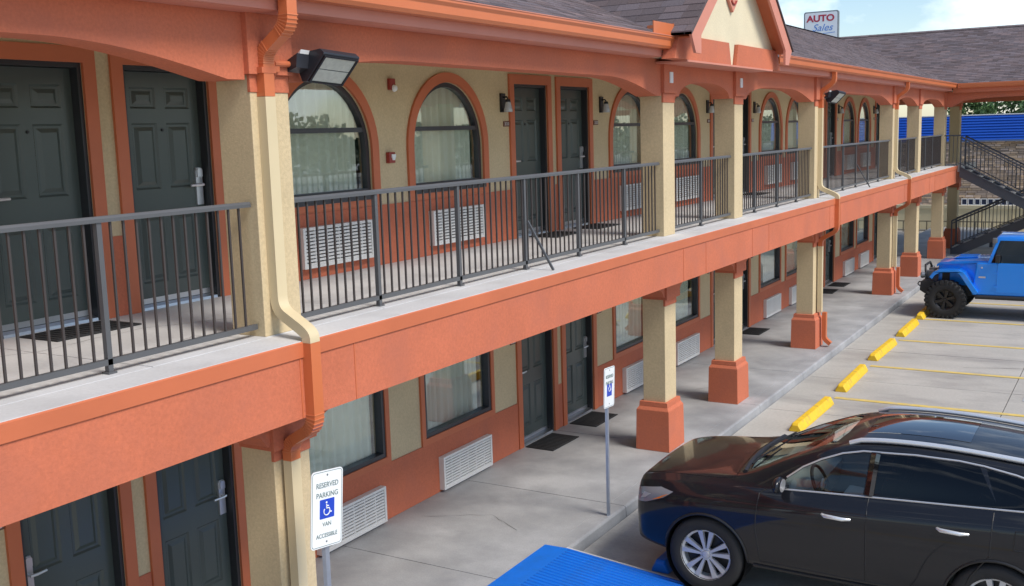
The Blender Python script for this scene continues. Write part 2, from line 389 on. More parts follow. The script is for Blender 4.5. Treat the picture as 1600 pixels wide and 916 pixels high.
def walls():
    X = lambda a, b, t: (t, a, b)
    # upper wall
    mb = MB()
    outer = [(Y0, 0), (Y1, 0), (Y1, CEIL), (Y0, CEIL)]
    pts = [(Y0, 0.0)]
    for yc, i in sorted(DOORS): pts += [(yc-.46, 0.0), (yc-.46, 2.04), (yc+.46, 2.04), (yc+.46, 0.0)]
    pts += [(Y1, 0.0), (Y1, CEIL), (Y0, CEIL)]
    holes = [apoly(yc, HW, .80, ZSPR, HR) for yc, i in WIN]
    mb.prism(pts, holes, X, -W-.16, -W)
    part('wall', mb, M['beige'], motel)
    pts = [(Y0, ZG)]
    for yc, i in sorted(DOORS): pts += [(yc-.46, ZG), (yc-.46, ZG+2.04), (yc+.46, ZG+2.04), (yc+.46, ZG)]
    pts += [(Y1, ZG), (Y1, -.4), (Y0, -.4)]
    holes = [[(yc-HW, -2.17), (yc+HW, -2.17), (yc+HW, -.95), (yc-HW, -.95)] for yc, i in WIN]
    mb = MB().prism(pts, holes, X, -W-.16, -W); part('wall', mb, M['beige'], motel)
    # end walls and back of the block
    mb = MB().box(-7.3, -W-.16, Y1-.2, Y1, ZG, 0); part('end_wall', mb, M['beige'], motel)
    mb = MB().box(-7.3, -W-.16, Y1-.2, Y1, 0.0, CEIL); part('end_wall', mb, M['beige'], motel)
    mb = MB().box(-7.3, -7.1, Y0, Y1-.2, ZG, CEIL); part('back_wall', mb, M['beige'], motel)
    mb = MB().box(-7.3, -W-.16, Y0, Y0+.2, ZG, CEIL); part('end_wall', mb, M['beige'], motel)
    # wainscot (orange) between the doors
    for z0, z1 in ((0, .66), (ZG, -2.25)):
        e = Y0
        for yc, i in sorted(DOORS)+[(Y1+.46, 0)]:
            y1 = yc-.46
            if y1-e > .5:
                a = e + (.12 if e > Y0 else 0); b = y1-(.12 if yc < Y1 else 0)
                part('wainscot', MB().box(-W, -W+.014, a, b, z0+.002, z1), M['orange'], motel)
            else:
                part('wainscot', MB().box(-W, -W+.010, e+.12, y1-.12, z0+.002, z1), M['orange'], motel)
            e = yc+.46
    # beige ceiling of the porch + upper floor slab
    part('porch_ceiling', MB().box(-W+.003, -.30, Y0, Y1, CEIL, CEIL+.05), M['cream'], motel)
    fl = part('balcony_floor', MB().box(-W-.1, -.335, Y0, Y1+.2, -.20, -.02), M['joint'], motel)
    ys = [Y0, -5.6, -3.2, -.8, 1.14, 3.55, 6.36, 8.75, 11.2, 13.6, 16.1, 18.5, 21, 23.4, 25.9, 28.3, 30.7, Y1+.2]
    for j in range(len(ys)-1):
        part('concrete_slab', MB().box(-W+.002, -.33, ys[j]+.003, ys[j+1]-.003, -.04, random.uniform(-.001, .001)), M['ledge'], fl, bevel=.003)
    crack([(-1.9, .2), (-1.5, 1.2), (-1.55, 2.1), (-1.0, 3.0)], .006, .0025, fl, M['joint']); crack([(-.75, 1.6), (-.9, 2.0), (-.6, 2.1)], .006, .0025, fl, M['joint'])
    part('ledge', MB().box(-.327, -.004, Y0, Y1, -.10, -.002), M['ledge'], fl, bevel=.006)
    part('soffit_board', MB().box(-W, -.05, Y0, Y1, -.42, -.40), M['cream'], motel)
    # fascia beam: panel, cap trim, joints
    fb = part('fascia_beam', MB().box(-.16, 0.0, Y0, Y1+.05, -.549, -.115), M['orange'], motel)
    part('cap_trim', MB().prism([(-.16, -.114), (-.003, -.114), (.012, -.114), (.012, -.012), (.002, -.004), (-.16, -.104)], [], lambda a, b, t: (a, t, b), Y0, Y1+.055), M['orange_trim'], fb)
    for i, y in enumerate(CY[1:8]):
        for d in (-.22, .60) if i else (-.05, .55):
            part('control_joint', MB().box(-.01, .004, y+d-.006, y+d+.006, -.545, -.118), M['orange_trim'], fb)
walls()

DOOR = {}
def door_meshes():
    # leaf, local: front face at x=0 looking +x, y from 0 to .84, z 0..1.99
    w, h = .84, 1.985; mb = MB()
    cols = [(.10, .37), (.47, .74)]; rows = [(.20, .80), (1.0, 1.56), (1.68, 1.86)]
    ys = sorted({0, w, *[c for p in cols for c in p]}); zs = sorted({0, h, *[c for p in rows for c in p]})
    for i in range(len(ys)-1):
        for j in range(len(zs)-1):
            a, b, c, d = ys[i], ys[i+1], zs[j], zs[j+1]
            if (a, b) in cols and (c, d) in rows:
                rings = [(0, 0), (.016, -.016), (.034, -.016), (.066, .002)]
                prev = None; vs = []
                for ins, x in rings: vs += [(x, a+ins, c+ins), (x, b-ins, c+ins), (x, b-ins, d-ins), (x, a+ins, d-ins)]
                fs = []
                for k in range(len(rings)-1):
                    for q in range(4): fs.append((k*4+q, k*4+(q+1) % 4, k*4+4+(q+1) % 4, k*4+4+q))
                e = (len(rings)-1)*4; fs.append((e, e+1, e+2, e+3)); mb.add(vs, fs)
            else: mb.add([(0, a, c), (0, b, c), (0, b, d), (0, a, d)], [(0, 1, 2, 3)])
    mb.add([(0,0,0),(0,w,0),(0,w,h),(0,0,h),(-.045,0,0),(-.045,w,0),(-.045,w,h),(-.045,0,h)], [(0,4,5,1),(1,5,6,2),(2,6,7,3),(3,7,4,0),(4,7,6,5)])
    me = bpy.data.meshes.new('door'); me.from_pydata(mb.v, [], mb.f); me.materials.append(M['door'])
    bm = bmesh.new(); bm.from_mesh(me); bmesh.ops.remove_doubles(bm, verts=bm.verts, dist=1e-5); bmesh.ops.recalc_face_normals(bm, faces=bm.faces); bm.to_mesh(me); bm.free()
    DOOR['leaf'] = me
    # steel frame lining the opening, local y -.04 .. .88
    f = MB()
    f.box(-.06, .085, -.038, -.003, -.012, 2.03); f.box(-.06, .085, .843, .878, -.012, 2.03); f.box(-.06, .0849, -.003, .843, 1.990, 2.03)
    DOOR['frame'] = f.mesh('door_frame', M['frame'])
    DOOR['threshold'] = MB().prism([(-.05, -.012), (.09, -.012), (.085, .012), (.03, .024), (-.03, .024), (-.05, .012)], [], lambda a, b, t: (a, t, b), -.0, .84).mesh('threshold', M['alum'])
    DOOR['sweep'] = MB().box(.0005, .008, .01, .83, .03, .075).mesh('door_sweep', M['alum'])
    for nm, s in (('L', 1), ('R', -1)):
        hb = MB()
        prof = [(-.033, -.17), (.033, -.17), (.033, .09), (.022, .115), (-.022, .115), (-.033, .09)]
        hb.prism(prof, [], lambda a, b, t: (t, a, b), 0, .018)
        hb.prism([(-.026, .045), (.026, .045), (.026, .095), (.018, .110), (-.018, .110), (-.026, .095)], [], lambda a, b, t: (t, a, b), .018, .035)
        hb.box(.018, .022, -.022, .022, .036, .040)
        hb.tube([(.018, 0, -.015), (.055, 0, -.015)], .013, 10)
        hb.tube([(.055, -.012*s, -.015), (.06, .04*s, -.017), (.052, .115*s, -.017)], [.012, .011, .009], 8)
        hb.v = [(x, y*1.15, z*1.15) for x, y, z in hb.v]; DOOR['handle'+nm] = hb.mesh('handle', M['chrome'], smooth=.6)
    pb = MB().lathe([(0.0, .012), (.011, .012), (.014, .0), (0.0, .0)], 12, lambda a, b, h_: (h_, a, b)); DOOR['peep'] = pb.mesh('peephole', M['black'])
    pl = MB().box(0, .012, -.075, .075, -.035, .035); DOOR['plate'] = pl.mesh('room_number_plate', M['plate'], bevel=.003)
    dg = MB()
    for k in (-.04, 0, .04):
        dg.box(.012, .0145, k-.010, k+.010, -.018, -.012); dg.box(.012, .0145, k-.010, k+.010, .012, .018); dg.box(.012, .0145, k+.006, k+.012, -.018, .018)
    DOOR['digits'] = dg.mesh('number_print', M['signwhite'])
M['plate'] = mat('brown_plate', (.16, .07, .045), .5, var=.05)
door_meshes()
def doors():
    mo = wl(motel)
    for zf in (0, ZG):
        for yc, i in DOORS:
            left = yc < PAIR[i]
            base = Vector((-W-.088, yc-.42, zf+.012))
            d = obj('door', DOOR['leaf'], motel, base-mo)
            obj('frame', DOOR['frame'], d); obj('threshold', DOOR['threshold'], d, (.0, 0, 0)); obj('door_sweep', DOOR['sweep'], d)
            obj('handle', DOOR['handleL' if left else 'handleR'], d, (0, .055 if left else .785, 1.03))
            obj('peephole', DOOR['peep'], d, (0, .42, 1.50))
        for i in range(1, len(PAIR)):
            c = PAIR[i]
            for yc in (c-.65, c+.65):
                if yc > Y1-1: continue
                t = MB(); a, b = yc-.46, yc+.46; z0 = zf+.002
                t.prism([(a-.115, z0), (a, z0), (a, zf+2.04), (b, zf+2.04), (b, z0), (b+.115, z0), (b+.115, zf+2.165), (a-.115, zf+2.165)], [], lambda p, q, r_: (r_, p, q), -W, -W+.028)
                part('door_trim', t, M['orange_trim'], motel)
            for y in (c-1.30, c+1.36):
                if y > Y1: continue
                pz = zf+1.52
                p_ = obj('room_number_plate', DOOR['plate'], motel, Vector((-W, y, pz))-mo); obj('number_print', DOOR['digits'], p_)
doors()

def wavy_curtain(y0, y1, z0, z1, x, seed):
    rnd = random.Random(seed); n = int((y1-y0)/.013); vs = []; fs = []
    ph = rnd.random()*6
    for k in range(n+1):
        y = y0+(y1-y0)*k/n
        u_ = y*47+ph+1.6*math.sin(y*7+ph); d = .036*math.copysign(abs(math.sin(u_))**.7, math.sin(u_))+.006*math.sin(y*107+ph*2)
        vs += [(x+d*.7, y, z0), (x+d, y, z1)]
    for k in range(n): fs.append((2*k, 2*k+2, 2*k+3, 2*k+1))
    return MB().add(vs, fs)
def windows():
    X = lambda a, b, t: (t, a, b)
    for q, (yc, i) in enumerate(WIN):
        # ---- upper, arched
        tr = MB().prism(apoly(yc, HW+.115, .665, ZSPR, HR+.115, 24), [apoly(yc, HW, .80, ZSPR, HR, 24)], X, -W, -W+.03)
        part('window_trim', tr, M['orange_trim'], motel)
        part('window_ledge', MB().box(-W+.0, -W+.040, yc-HW-.02, yc+HW+.02, .735, .80), M['bronze'], motel, bevel=.006)
        fr = MB().prism(apoly(yc, HW-.002, .802, ZSPR, HR-.002, 24), [apoly(yc, HW-.055, .855, ZSPR, HR-.055, 24)], X, -W-.09, -W-.02)
        w = part('window', fr, M['bronze'], motel)
        part('mullion', MB().box(-W-.085, -W-.025, yc-HW+.03, yc+HW-.03, 1.455, 1.505), M['bronze'], w)
        part('pane', MB().prism(apoly(yc, HW-.05, .85, ZSPR, HR-.05, 24), [], X, -W-.062, -W-.056), M['pane'], w)
        gap = (.14, .07, .22, .10, .0, .05, .12, .0)[q % 8]
        part('curtain', wavy_curtain(yc-HW-.05, yc+HW+.03-gap, .6, 2.15, -W-.145, q), M['curtain'], w, smooth=True)
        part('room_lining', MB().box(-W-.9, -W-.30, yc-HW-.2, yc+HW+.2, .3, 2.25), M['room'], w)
        # ---- lower, rectangular
        rect = lambda d, z0=-2.17, z1=-.95: [(yc-HW+d, z0+d), (yc+HW-d, z0+d), (yc+HW-d, z1-d), (yc-HW+d, z1-d)]
        tr = MB().prism([(yc-HW-.075, -2.248), (yc+HW+.075, -2.248), (yc+HW+.075, -.87), (yc-HW-.075, -.87)], [rect(0)], X, -W, -W+.026)
        part('window_trim', tr, M['orange_trim'], motel)
        fr = MB().prism(rect(.002), [rect(.05)], X, -W-.09, -W+.012); w = part('window', fr, M['bronze'], motel)
        part('mullion', MB().box(-W-.07, -W-.03, yc+.02, yc+.06, -2.12, -1.0), M['bronze'], w) if False else None
        part('pane', MB().prism(rect(.045), [], X, -W-.052, -W-.046), M['pane'], w)
        part('curtain', wavy_curtain(yc-HW-.05, yc+HW+.02-gap*(1.6 if q % 2 else .5), -2.3, -.8, -W-.145, q+50), M['curtain2' if q % 3 == 1 else 'curtain'], w, smooth=True)
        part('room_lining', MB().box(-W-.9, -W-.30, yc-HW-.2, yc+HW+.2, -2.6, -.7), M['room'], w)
windows()

def columns():
    for k, y in enumerate(CY):
        y1 = y+CW
        # upper
        c = part('column', MB().box(CB, CF, y, y1, 0.0, 1.85), M['beige'], motel, bevel=.006)
        cap = MB().box(CF-.02, CF+.008, y-.004, y1+.004, 1.73, 1.85); part('capital', cap, M['orange'], c, bevel=.004)
        pil = MB().box(CB+.02, CF+.035, y-.03, y1+.03, 1.851, CEIL-.002); part('pilaster', pil, M['orange'], c, bevel=.005)
        if k in (2, 3): part('cover_plate', MB().box(CF+.035, CF+.05, y+.14, y+.24, 1.98, 2.12), M['white'], c, bevel=.003)
        # lower
        c = part('column', MB().box(CB, CF, y, y1, -2.24, -.84), M['beige'], motel, bevel=.006)
        b = MB(); e0, e1 = .082, .074
        sq = lambda e, z: [(CB-e, y-e, z), (CF+e, y-e, z), (CF+e, y1+e, z), (CB-e, y1+e, z)]
        b.hexa(sq(e0, ZG), sq(e1, -2.345)); b.hexa(sq(e1, -2.3449), sq(.045, -2.30)); b.hexa(sq(.045, -2.2999), sq(.04, -2.235))
        part('base', b, M['orange'], c, bevel=.004)
        cap = MB().box(CF-.02, CF+.010, y-.004, y1+.004, -.93, -.84); part('capital', cap, M['orange'], c, bevel=.004)
        pil = MB().box(CB+.02, CF+.05, y-.04, y1+.04, -.839, -.422); part('pilaster', pil, M['orange'], c, bevel=.005)
    # arched beams between the columns
    def curve(a, b, zl, rise, leg, run, soft_end):
        n = 14; pts = [(a, zl), (a+leg, zl)]
        for k in range(1, n+1):
            t = k/n; pts.append((a+leg+run*t, zl+rise*math.sqrt(max(0, 1-(1-t)**2))))
        for k in range(n, 0, -1):
            t = k/n
            s = math.sin(PI/2*t) if soft_end else math.sqrt(max(0, 1-(1-t)**2))
            pts.append((b-leg-run*t, zl+rise*s))
        return pts+[(b-leg, zl), (b, zl)]
    for k in range(len(CY)-2):
        a, b = CY[k]+CW+.03, CY[k+1]-.03; L = b-a
        run = min(1.45, L/2-.25)
        pts = curve(a, b, 1.815, .205, .16, run, L > 3)+[(b, CEIL-.002), (a, CEIL-.002)]
        part('arch_beam', MB().prism(clean(pts), [], lambda p, q, t: (t, p, q), CB+.03, CF-.012), M['orange'], motel)
        pts = curve(a-.01, b+.01, -.80, .22, .05, min(.9, L/2-.2), False)+[(b+.01, -.43), (a-.01, -.43)]
        part('arch_beam', MB().prism(clean(pts), [], lambda p, q, t: (t, p, q), CB+.03, CF+.02), M['orange'], motel)
columns()

# ------------------------------------------------------------------ roof
TAN = .4167; XE, ZE = -.005, 2.478; XR = -4.77; ZR = ZE+(XE-XR)*TAN
YE = 31.95; YRG = YE+(XE-XR)          # wing eave and ridge
GC, GZ, GS = 11.2, 4.24, .80         # gable centre, apex height, slope
def proj_px(p):
    co = SC.camera.matrix_world.inverted() @ Vector(p)
    if co.z > -.1: return None
    f = 1668.667
    return 800+f*co.x/-co.z, 458-f*co.y/-co.z, f/-co.z
def roof():
    bpy.context.view_layer.update()
    rf = MB()
    rf.add([(XE, Y0-.3, ZE-.03), (XE, YE, ZE-.03), (XR, YRG, ZR-.03), (XR, Y0-.3, ZR-.03), (2*XR-XE, Y0-.3, ZE-.03), (2*XR-XE, YE+.4, ZE-.03)], [(0, 1, 2, 3), (3, 2, 5, 4)])
    XW = 14.0
    rf.add([(2*XR-XE, YE, ZE-.03), (XW, YE, ZE-.03), (XW, YRG, ZR-.03), (2*XR-XE, YRG, ZR-.03), (XW, 2*YRG-YE, ZE-.03), (2*XR-XE, 2*YRG-YE, ZE-.03)], [(0, 1, 2, 3), (3, 2, 4, 5)])
    roof_o = part('roof', rf, M['felt'], motel)
    # shingles
    tabs = []
    sl = math.hypot(1, TAN); exp = .145; tw = .305
    nrow = int((XE-XR)*sl/exp)+1
    def zmain(x): return ZE+(XE-x)*TAN
    for r_ in range(nrow):
        s0 = r_*exp; xa = XE-s0/sl; xb = XE-(s0+exp+.02)/sl
        off = (r_ % 2)*tw/2+random.uniform(-.02, .02)
        y = -2.0+off
        while y < YE+(XE-xa)+.25:
            y1 = y+tw-.006
            zg = GZ-GS*abs((y+tw/2)-GC)
            if zg < zmain(xa)+.02:
                tabs.append(('m', xa, xb, y, y1, zmain(xa), zmain(max(xb, XR))))
            y += tw
    for r_ in range(nrow):
        s0 = r_*exp; ya = YE+s0/sl; yb = YE+(s0+exp+.02)/sl
        off = (r_ % 2)*tw/2+random.uniform(-.02, .02)
        x = XE-(ya-YE)-.3; z = ZE+(ya-YE)*TAN
        x = math.floor(x/tw)*tw+off
        while x < 11:
            if x+tw > XE-(ya-YE)-.3: tabs.append(('w', ya, yb, x, x+tw-.006, z, ZE+(yb-YE)*TAN))
            x += tw
    for s_ in (-1, 1):
        gsl = math.hypot(1, GS)
        for r_ in range(24):
            a0 = 2.17-r_*exp/gsl; a1 = a0-(exp+.02)/gsl
            if a0 < .02: break
            z0_ = GZ-GS*a0+.035; z1_ = GZ-GS*max(a1, 0)+.035
            xi_ = XE-(z0_-ZE)/TAN-.3; x = .265; first = True
            while x > max(xi_, XR):
                wd = tw*(random.uniform(.3, 1) if first else 1); first = False
                tabs.append(('g', GC+s_*a0, GC+s_*max(a1, 0), x-wd+.006, x, z0_, z1_)); x -= wd
    def tab_mesh(mb, t):
        k, a, b, c, d, z0, z1 = t; th = random.choice((.010, .012, .016))
        v = random.choice((.72, .86, .95, 1.03, 1.12, 1.25))*random.uniform(.93, 1.07); w_ = random.uniform(-.06, .06)
        tint = (v*(1+w_), v, v*(1-w_*.8))
        if k == 'g': P = [(c, a, z0+th), (d, a, z0+th), (d, b, z1+.003), (c, b, z1+.003), (c, a, z0-.03), (d, a, z0-.03)]
        elif k == 'm': P = [(a, c, z0+th), (a, d, z0+th), (b, d, z1+.003), (b, c, z1+.003), (a, c, z0-.02), (a, d, z0-.02)]
        else: P = [(c, a, z0+th), (d, a, z0+th), (d, b, z1+.003), (c, b, z1+.003), (c, a, z0-.02), (d, a, z0-.02)]
        mb.add(P, [(0, 1, 2, 3), (0, 4, 5, 1), (1, 5, 2), (0, 3, 4)], 0, tint)
    score = []
    for i, t in enumerate(tabs):
        k, a, b, c, d, z0, z1 = t
        ctr = ((a+b)/2, (c+d)/2, z0) if k == 'm' else ((c+d)/2, (a+b)/2, z0)
        q = proj_px(ctr); s = 0
        if q and -10 < q[0] < 1610 and -5 < q[1] < 916:
            s = q[2]**2
        score.append(s)
    order = sorted(range(len(tabs)), key=lambda i: -score[i])
    near = set(i for i in order[:290] if score[i] > 0)
    rest = MB(); org = wl(roof_o)
    for i, t in enumerate(tabs):
        if i in near:
            mb = MB(); tab_mesh(mb, t); part('shingle', mb, M['shingle'], roof_o)
        else: tab_mesh(rest, t)
    o = part('shingles', rest, M['shingle'], roof_o); tag(o, kind='stuff')
    rc = MB()
    yy = -2.0
    while yy < YRG-.2:
        v = random.uniform(.7, 1.2)
        rc.add([(XR+.16, yy, ZR-.045+.02), (XR, yy, ZR+.035), (XR-.16, yy, ZR-.045+.02), (XR+.16, yy+.3, ZR-.05+.01), (XR, yy+.3, ZR+.02), (XR-.16, yy+.3, ZR-.05+.01)], [(0, 1, 4, 3), (1, 2, 5, 4), (0, 2, 1)], 0, (v, v, v)); yy += .28
    xx = XR
    while xx < 11:
        v = random.uniform(.7, 1.2)
        rc.add([(xx, YRG-.16, ZR-.035), (xx, YRG, ZR+.03), (xx, YRG+.16, ZR-.035), (xx+.3, YRG-.16, ZR-.04), (xx+.3, YRG, ZR+.02), (xx+.3, YRG+.16, ZR-.04)], [(0, 1, 4, 3), (1, 2, 5, 4)], 0, (v, v, v)); xx += .28
    tag(part('ridge_caps', rc, M['shingle'], roof_o), kind='stuff')
    # soffit, fascia board, gutter in two runs (broken by the gable)
    def gutter(y0, y1, ends):
        part('soffit', MB().box(CF-.01, -.165, y0, y1, CEIL-.012, CEIL-.002), M['pinkish'], motel)
        part('fascia_board', MB().box(-.165, -.135, y0, y1, 2.272, 2.46), M['pinkish'], motel)
        g = MB()
        outer = [(-.135, 2.355), (-.03, 2.355), (-.010, 2.385), (-.006, 2.45), (.014, 2.478), (.014, 2.50), (.0, 2.50), (-.006, 2.484), (-.02, 2.452), (-.024, 2.39), (-.035, 2.366), (-.125, 2.366), (-.125, 2.47), (-.135, 2.47)]
        g.prism(outer, [], lambda a, b, t: (a, t, b), y0, y1)
        for e in ends: g.box(-.13, .006, e-.004, e+.004, 2.357, 2.478)
        go = part('gutter', g, M['orange_metal'], motel)
        part('drip_edge', MB().box(.0005, .0205, y0, y1, 2.5005, 2.508), M['pinkish'], motel)
        return go
    M_ = motel
    g1 = gutter(Y0, 9.12, [9.12]); g2 = gutter(13.55, YE-.02, [13.55])
    d = MB().box(-.012, .0, 8.50, 9.12, 2.502, 2.65); d.box(-.35, .0, 9.125, 9.137, 2.42, 2.66); part('splash_guard', d, M['orange_metal'], g1)
    d = MB().box(-.012, .0, 13.55, 13.95, 2.502, 2.60); d.box(-.30, .0, 13.535, 13.545, 2.42, 2.62); part('splash_guard', d, M['orange_metal'], g2)
    # gable dormer
    gy = lambda z: (GZ-z)/GS
    dm = MB()
    tz = 2.27
    # tympanum wall at x=0
    hw = gy(2.53)-.10
    tp = [(GC-hw, 2.53), (GC-.17, 2.53), (GC-.085, tz-.035), (GC+.085, tz-.035), (GC+.17, 2.53), (GC+hw, 2.53), (GC, GZ-.10*GS-.04)]
    gab = part('gable_dormer', MB().prism(tp, [], lambda a, b, t: (t, a, b), -.12, .0), M['cream'], motel)
    for s in (-1, 1):
        bp_ = [(GC+s*.195, 2.53), (GC+s*.105, tz-.03), (GC+s*(gy(tz)-.28), tz-.03), (GC+s*(gy(2.53)-.10), 2.53)]
        part('base_band', MB().prism(bp_, [], lambda a, b, t: (t, a, b), -.12, .05), M['orange'], gab)
        # rake board with plumb-cut foot
        rk = [(GC+s*gy(2.30)*1.0, 2.30), (GC+s*(gy(2.30)), 2.52), (GC, GZ), (GC, GZ-.30), (GC+s*(gy(2.56)-.27), 2.50), (GC+s*(gy(2.30)-.30), 2.30)]
        rk = [(GC+s*1.98, 2.30), (GC+s*2.13, 2.52), (GC, GZ), (GC, GZ-.26), (GC+s*1.80, 2.52), (GC+s*1.80, 2.30)]
        part('rake_board', MB().prism(rk, [], lambda a, b, t: (t, a, b), .215, .25), M['pinkish'], gab)
        # sloping soffit behind the rake board and the roof sheet above it
        n = Vector((0, s*GS, 1)).normalized()
        def slope(a0, a1, z_off, x0, x1, th):
            y0_, y1_ = GC+s*a0, GC+s*a1
            b_ = [(x0, y0_, GZ-GS*a0+z_off), (x1, y0_, GZ-GS*a0+z_off), (x1, y1_, GZ-GS*a1+z_off), (x0, y1_, GZ-GS*a1+z_off)]
            return MB().hexa(b_, [(x, y, z+th) for x, y, z in b_])
        part('gable_soffit', slope(0, 2.05, -.12, -.125, .214, .02), M['orange_trim'], gab)
        sr = MB()
        zr = lambda a: GZ-GS*a+.005
        xi = lambda a: max(XR, XE-(zr(a)-ZE)/TAN)-.25
        sr.hexa([(xi(0), GC, zr(0)), (.27, GC, zr(0)), (.27, GC+s*2.17, zr(2.17)), (xi(2.17), GC+s*2.17, zr(2.17))],
                [(xi(0), GC, zr(0)+.03), (.27, GC, zr(0)+.03), (.27, GC+s*2.17, zr(2.17)+.03), (xi(2.17), GC+s*2.17, zr(2.17)+.03)])
        part('gable_roof', sr, M['felt'], gab)
        if False: part('eave_return', MB().box(-.35, .214, min(GC+s*1.80, GC+s*1.99), max(GC+s*1.80, GC+s*1.99), 2.235, 2.30), M['orange_trim'], gab)
    part('gable_soffit', MB().box(CF-.01, .06, GC-1.78, GC+1.78, 2.215, 2.238), M['pinkish'], gab)
    sh = lambda k: [(GC-.24*k, 3.29+.18*k), (GC-.235*k, 3.29), (GC-.18*k, 3.29-.18*k), (GC, 3.29-.34*k), (GC+.18*k, 3.29-.18*k), (GC+.235*k, 3.29), (GC+.24*k, 3.29+.18*k)]
    em = part('shield_emblem', MB().prism(sh(1), [], lambda a, b, t: (t, a, b), 0.001, .045), M['pinkish'], gab, bevel=.008)
    arc = [(.052, GC+.10*math.cos(a), 3.13+.07*math.sin(a)) for a in [R(200+14*k) for k in range(11)]]
    part('emblem_stroke', MB().tube(arc, .014, 6), M['redalarm'], em)
    part('emblem_bar', MB().box(.046, .058, GC-.10, GC+.10, 3.23, 3.265), M['redalarm'], em)
    # wing eave: soffit, fascia, gutter along x, arched beam and far beam
    x0, x1 = CF+.03, 13.0
    part('wing_fascia', MB().box(-.13, x1, YE+.13, YE+.17, 2.22, 2.46), M['orange_trim'], motel)
    g = MB().prism([(YE+.13, 2.36), (YE+.03, 2.36), (YE+.0, 2.395), (YE-.01, 2.46), (YE-.01, 2.50), (YE+.01, 2.50), (YE+.02, 2.45), (YE+.04, 2.37), (YE+.12, 2.37), (YE+.129, 2.468)], [], lambda a, b, t: (t, a, b), .02, x1)
    part('gutter', g, M['orange_metal'], motel)
    part('wing_soffit', MB().box(-3.5, x1, YE+.17, 2*YRG-YE-.2, CEIL, CEIL+.03), M['cream'], motel)
    pts = [(CF+.02, 1.80), (CF+.16, 1.80)]
    n = 16; xa, xb = CF+.16, 4.8
    for k in range(n+1):
        t = k/n; pts.append((xa+(xb-xa)*t, 1.80+.26*(1-(2*t-1)**4)**.5 if 0 < t < 1 else 1.80))
    pts += [(4.95, 1.80), (4.95, 2.255), (CF+.02, 2.255)]
    part('wing_arch_beam', MB().prism(clean(pts), [], lambda a, b, t: (a, t, b), CY[7]+.05, CY[7]+CW-.03), M['orange'], motel)
    part('wing_beam', MB().box(-3.5, x1, 2*YRG-YE-.4, 2*YRG-YE-.2, 2.05, CEIL-.002), M['orange'], motel)
    c = part('column', MB().box(4.95, 5.30, CY[7], CY[7]+CW, ZG, 2.25), M['beige'], motel)
M['felt'] = mat('roof_felt', (.10, .08, .083), .95, var=.1)
roof()

def downspouts():
    for k, y in ((1, CY[1]+.115), (4, CY[4]+.27), (5, CY[5]+.27)):
        t = MB()
        xo, xc, xf = -.07, -.315, .040; yl = y-.085
        def bend(pts, r=.07, n=5):
            out = [Vector(pts[0])]
            for i in range(1, len(pts)-1):
                a, b, c = Vector(pts[i-1]), Vector(pts[i]), Vector(pts[i+1])
                p0 = b+(a-b).normalized()*min(r, (a-b).length/2); p1 = b+(c-b).normalized()*min(r, (c-b).length/2)
                for q in range(n+1):
                    s = q/n; out.append(p0*(1-s)**2+2*b*s*(1-s)+p1*s*s)
            return out+[Vector(pts[-1])]
        up = MB().rectpipe(bend([(xo, y, 2.365), (xo, y, 2.17), (xc, y, 2.0), (xc, y, 1.70)]), .10, .078)
        o = part('downspout', up, M['orange_metal'], motel, smooth=.7)
        def crimps(a, b, c, r=.07):
            a, b, c = Vector(a), Vector(b), Vector(c)
            p0 = b+(a-b).normalized()*min(r, (a-b).length/2); p1 = b+(c-b).normalized()*min(r, (c-b).length/2)
            for q in range(7):
                t_ = q/6; p = p0*(1-t_)**2+2*b*t_*(1-t_)+p1*t_*t_; d = (p0*-(1-t_)+b*(1-2*t_)+p1*t_).normalized()
                part('crimp', MB().rectpipe([p-d*.0035, p+d*.0035], .108, .088), M['crimp'], o)
        if k == 1:
            crimps((xo, y, 2.345), (xo, y, 2.17), (xc, y, 2.0)); crimps((xo, y, 2.17), (xc, y, 2.0), (xc, y, 1.70))
            crimps((xf, yl, -.013), (xf, yl, -.62), (xc+.03, y, -.80), .09); crimps((xf, yl, -.62), (xc+.03, y, -.80), (xc+.03, y, -.93), .09)
        part('strap', MB().box(xc-.045, xc+.043, y-.07, y+.07, 1.86, 1.90), M['orange_trim'], o)
        lo = bend([(xc, y, 1.698), (xc, y, .19), (xf, yl, .05), (xf, yl, -.012)], .10)
        part('lower_pipe', MB().rectpipe(lo, .10, .078), M['beige_metal'], o, smooth=.7)
        mid = bend([(xf, yl, -.013), (xf, yl, -.62), (xc+.03, y, -.80), (xc+.03, y, -.93)], .09)
        part('fascia_pipe', MB().rectpipe(mid, .102, .08), M['orange_metal'], o, smooth=.7)
        part('column_pipe', MB().rectpipe([(xc+.03, y, -.931), (xc+.03, y, -2.22)], .10, .078), M['beige_metal'], o)
        ft = bend([(xc+.12, y, -2.221), (xc+.12, y, -2.74), (xc+.24, y, -2.84)], .06)
        part('foot_elbow', MB().rectpipe(ft, .10, .078), M['orange_metal'], o, smooth=.7)
downspouts()

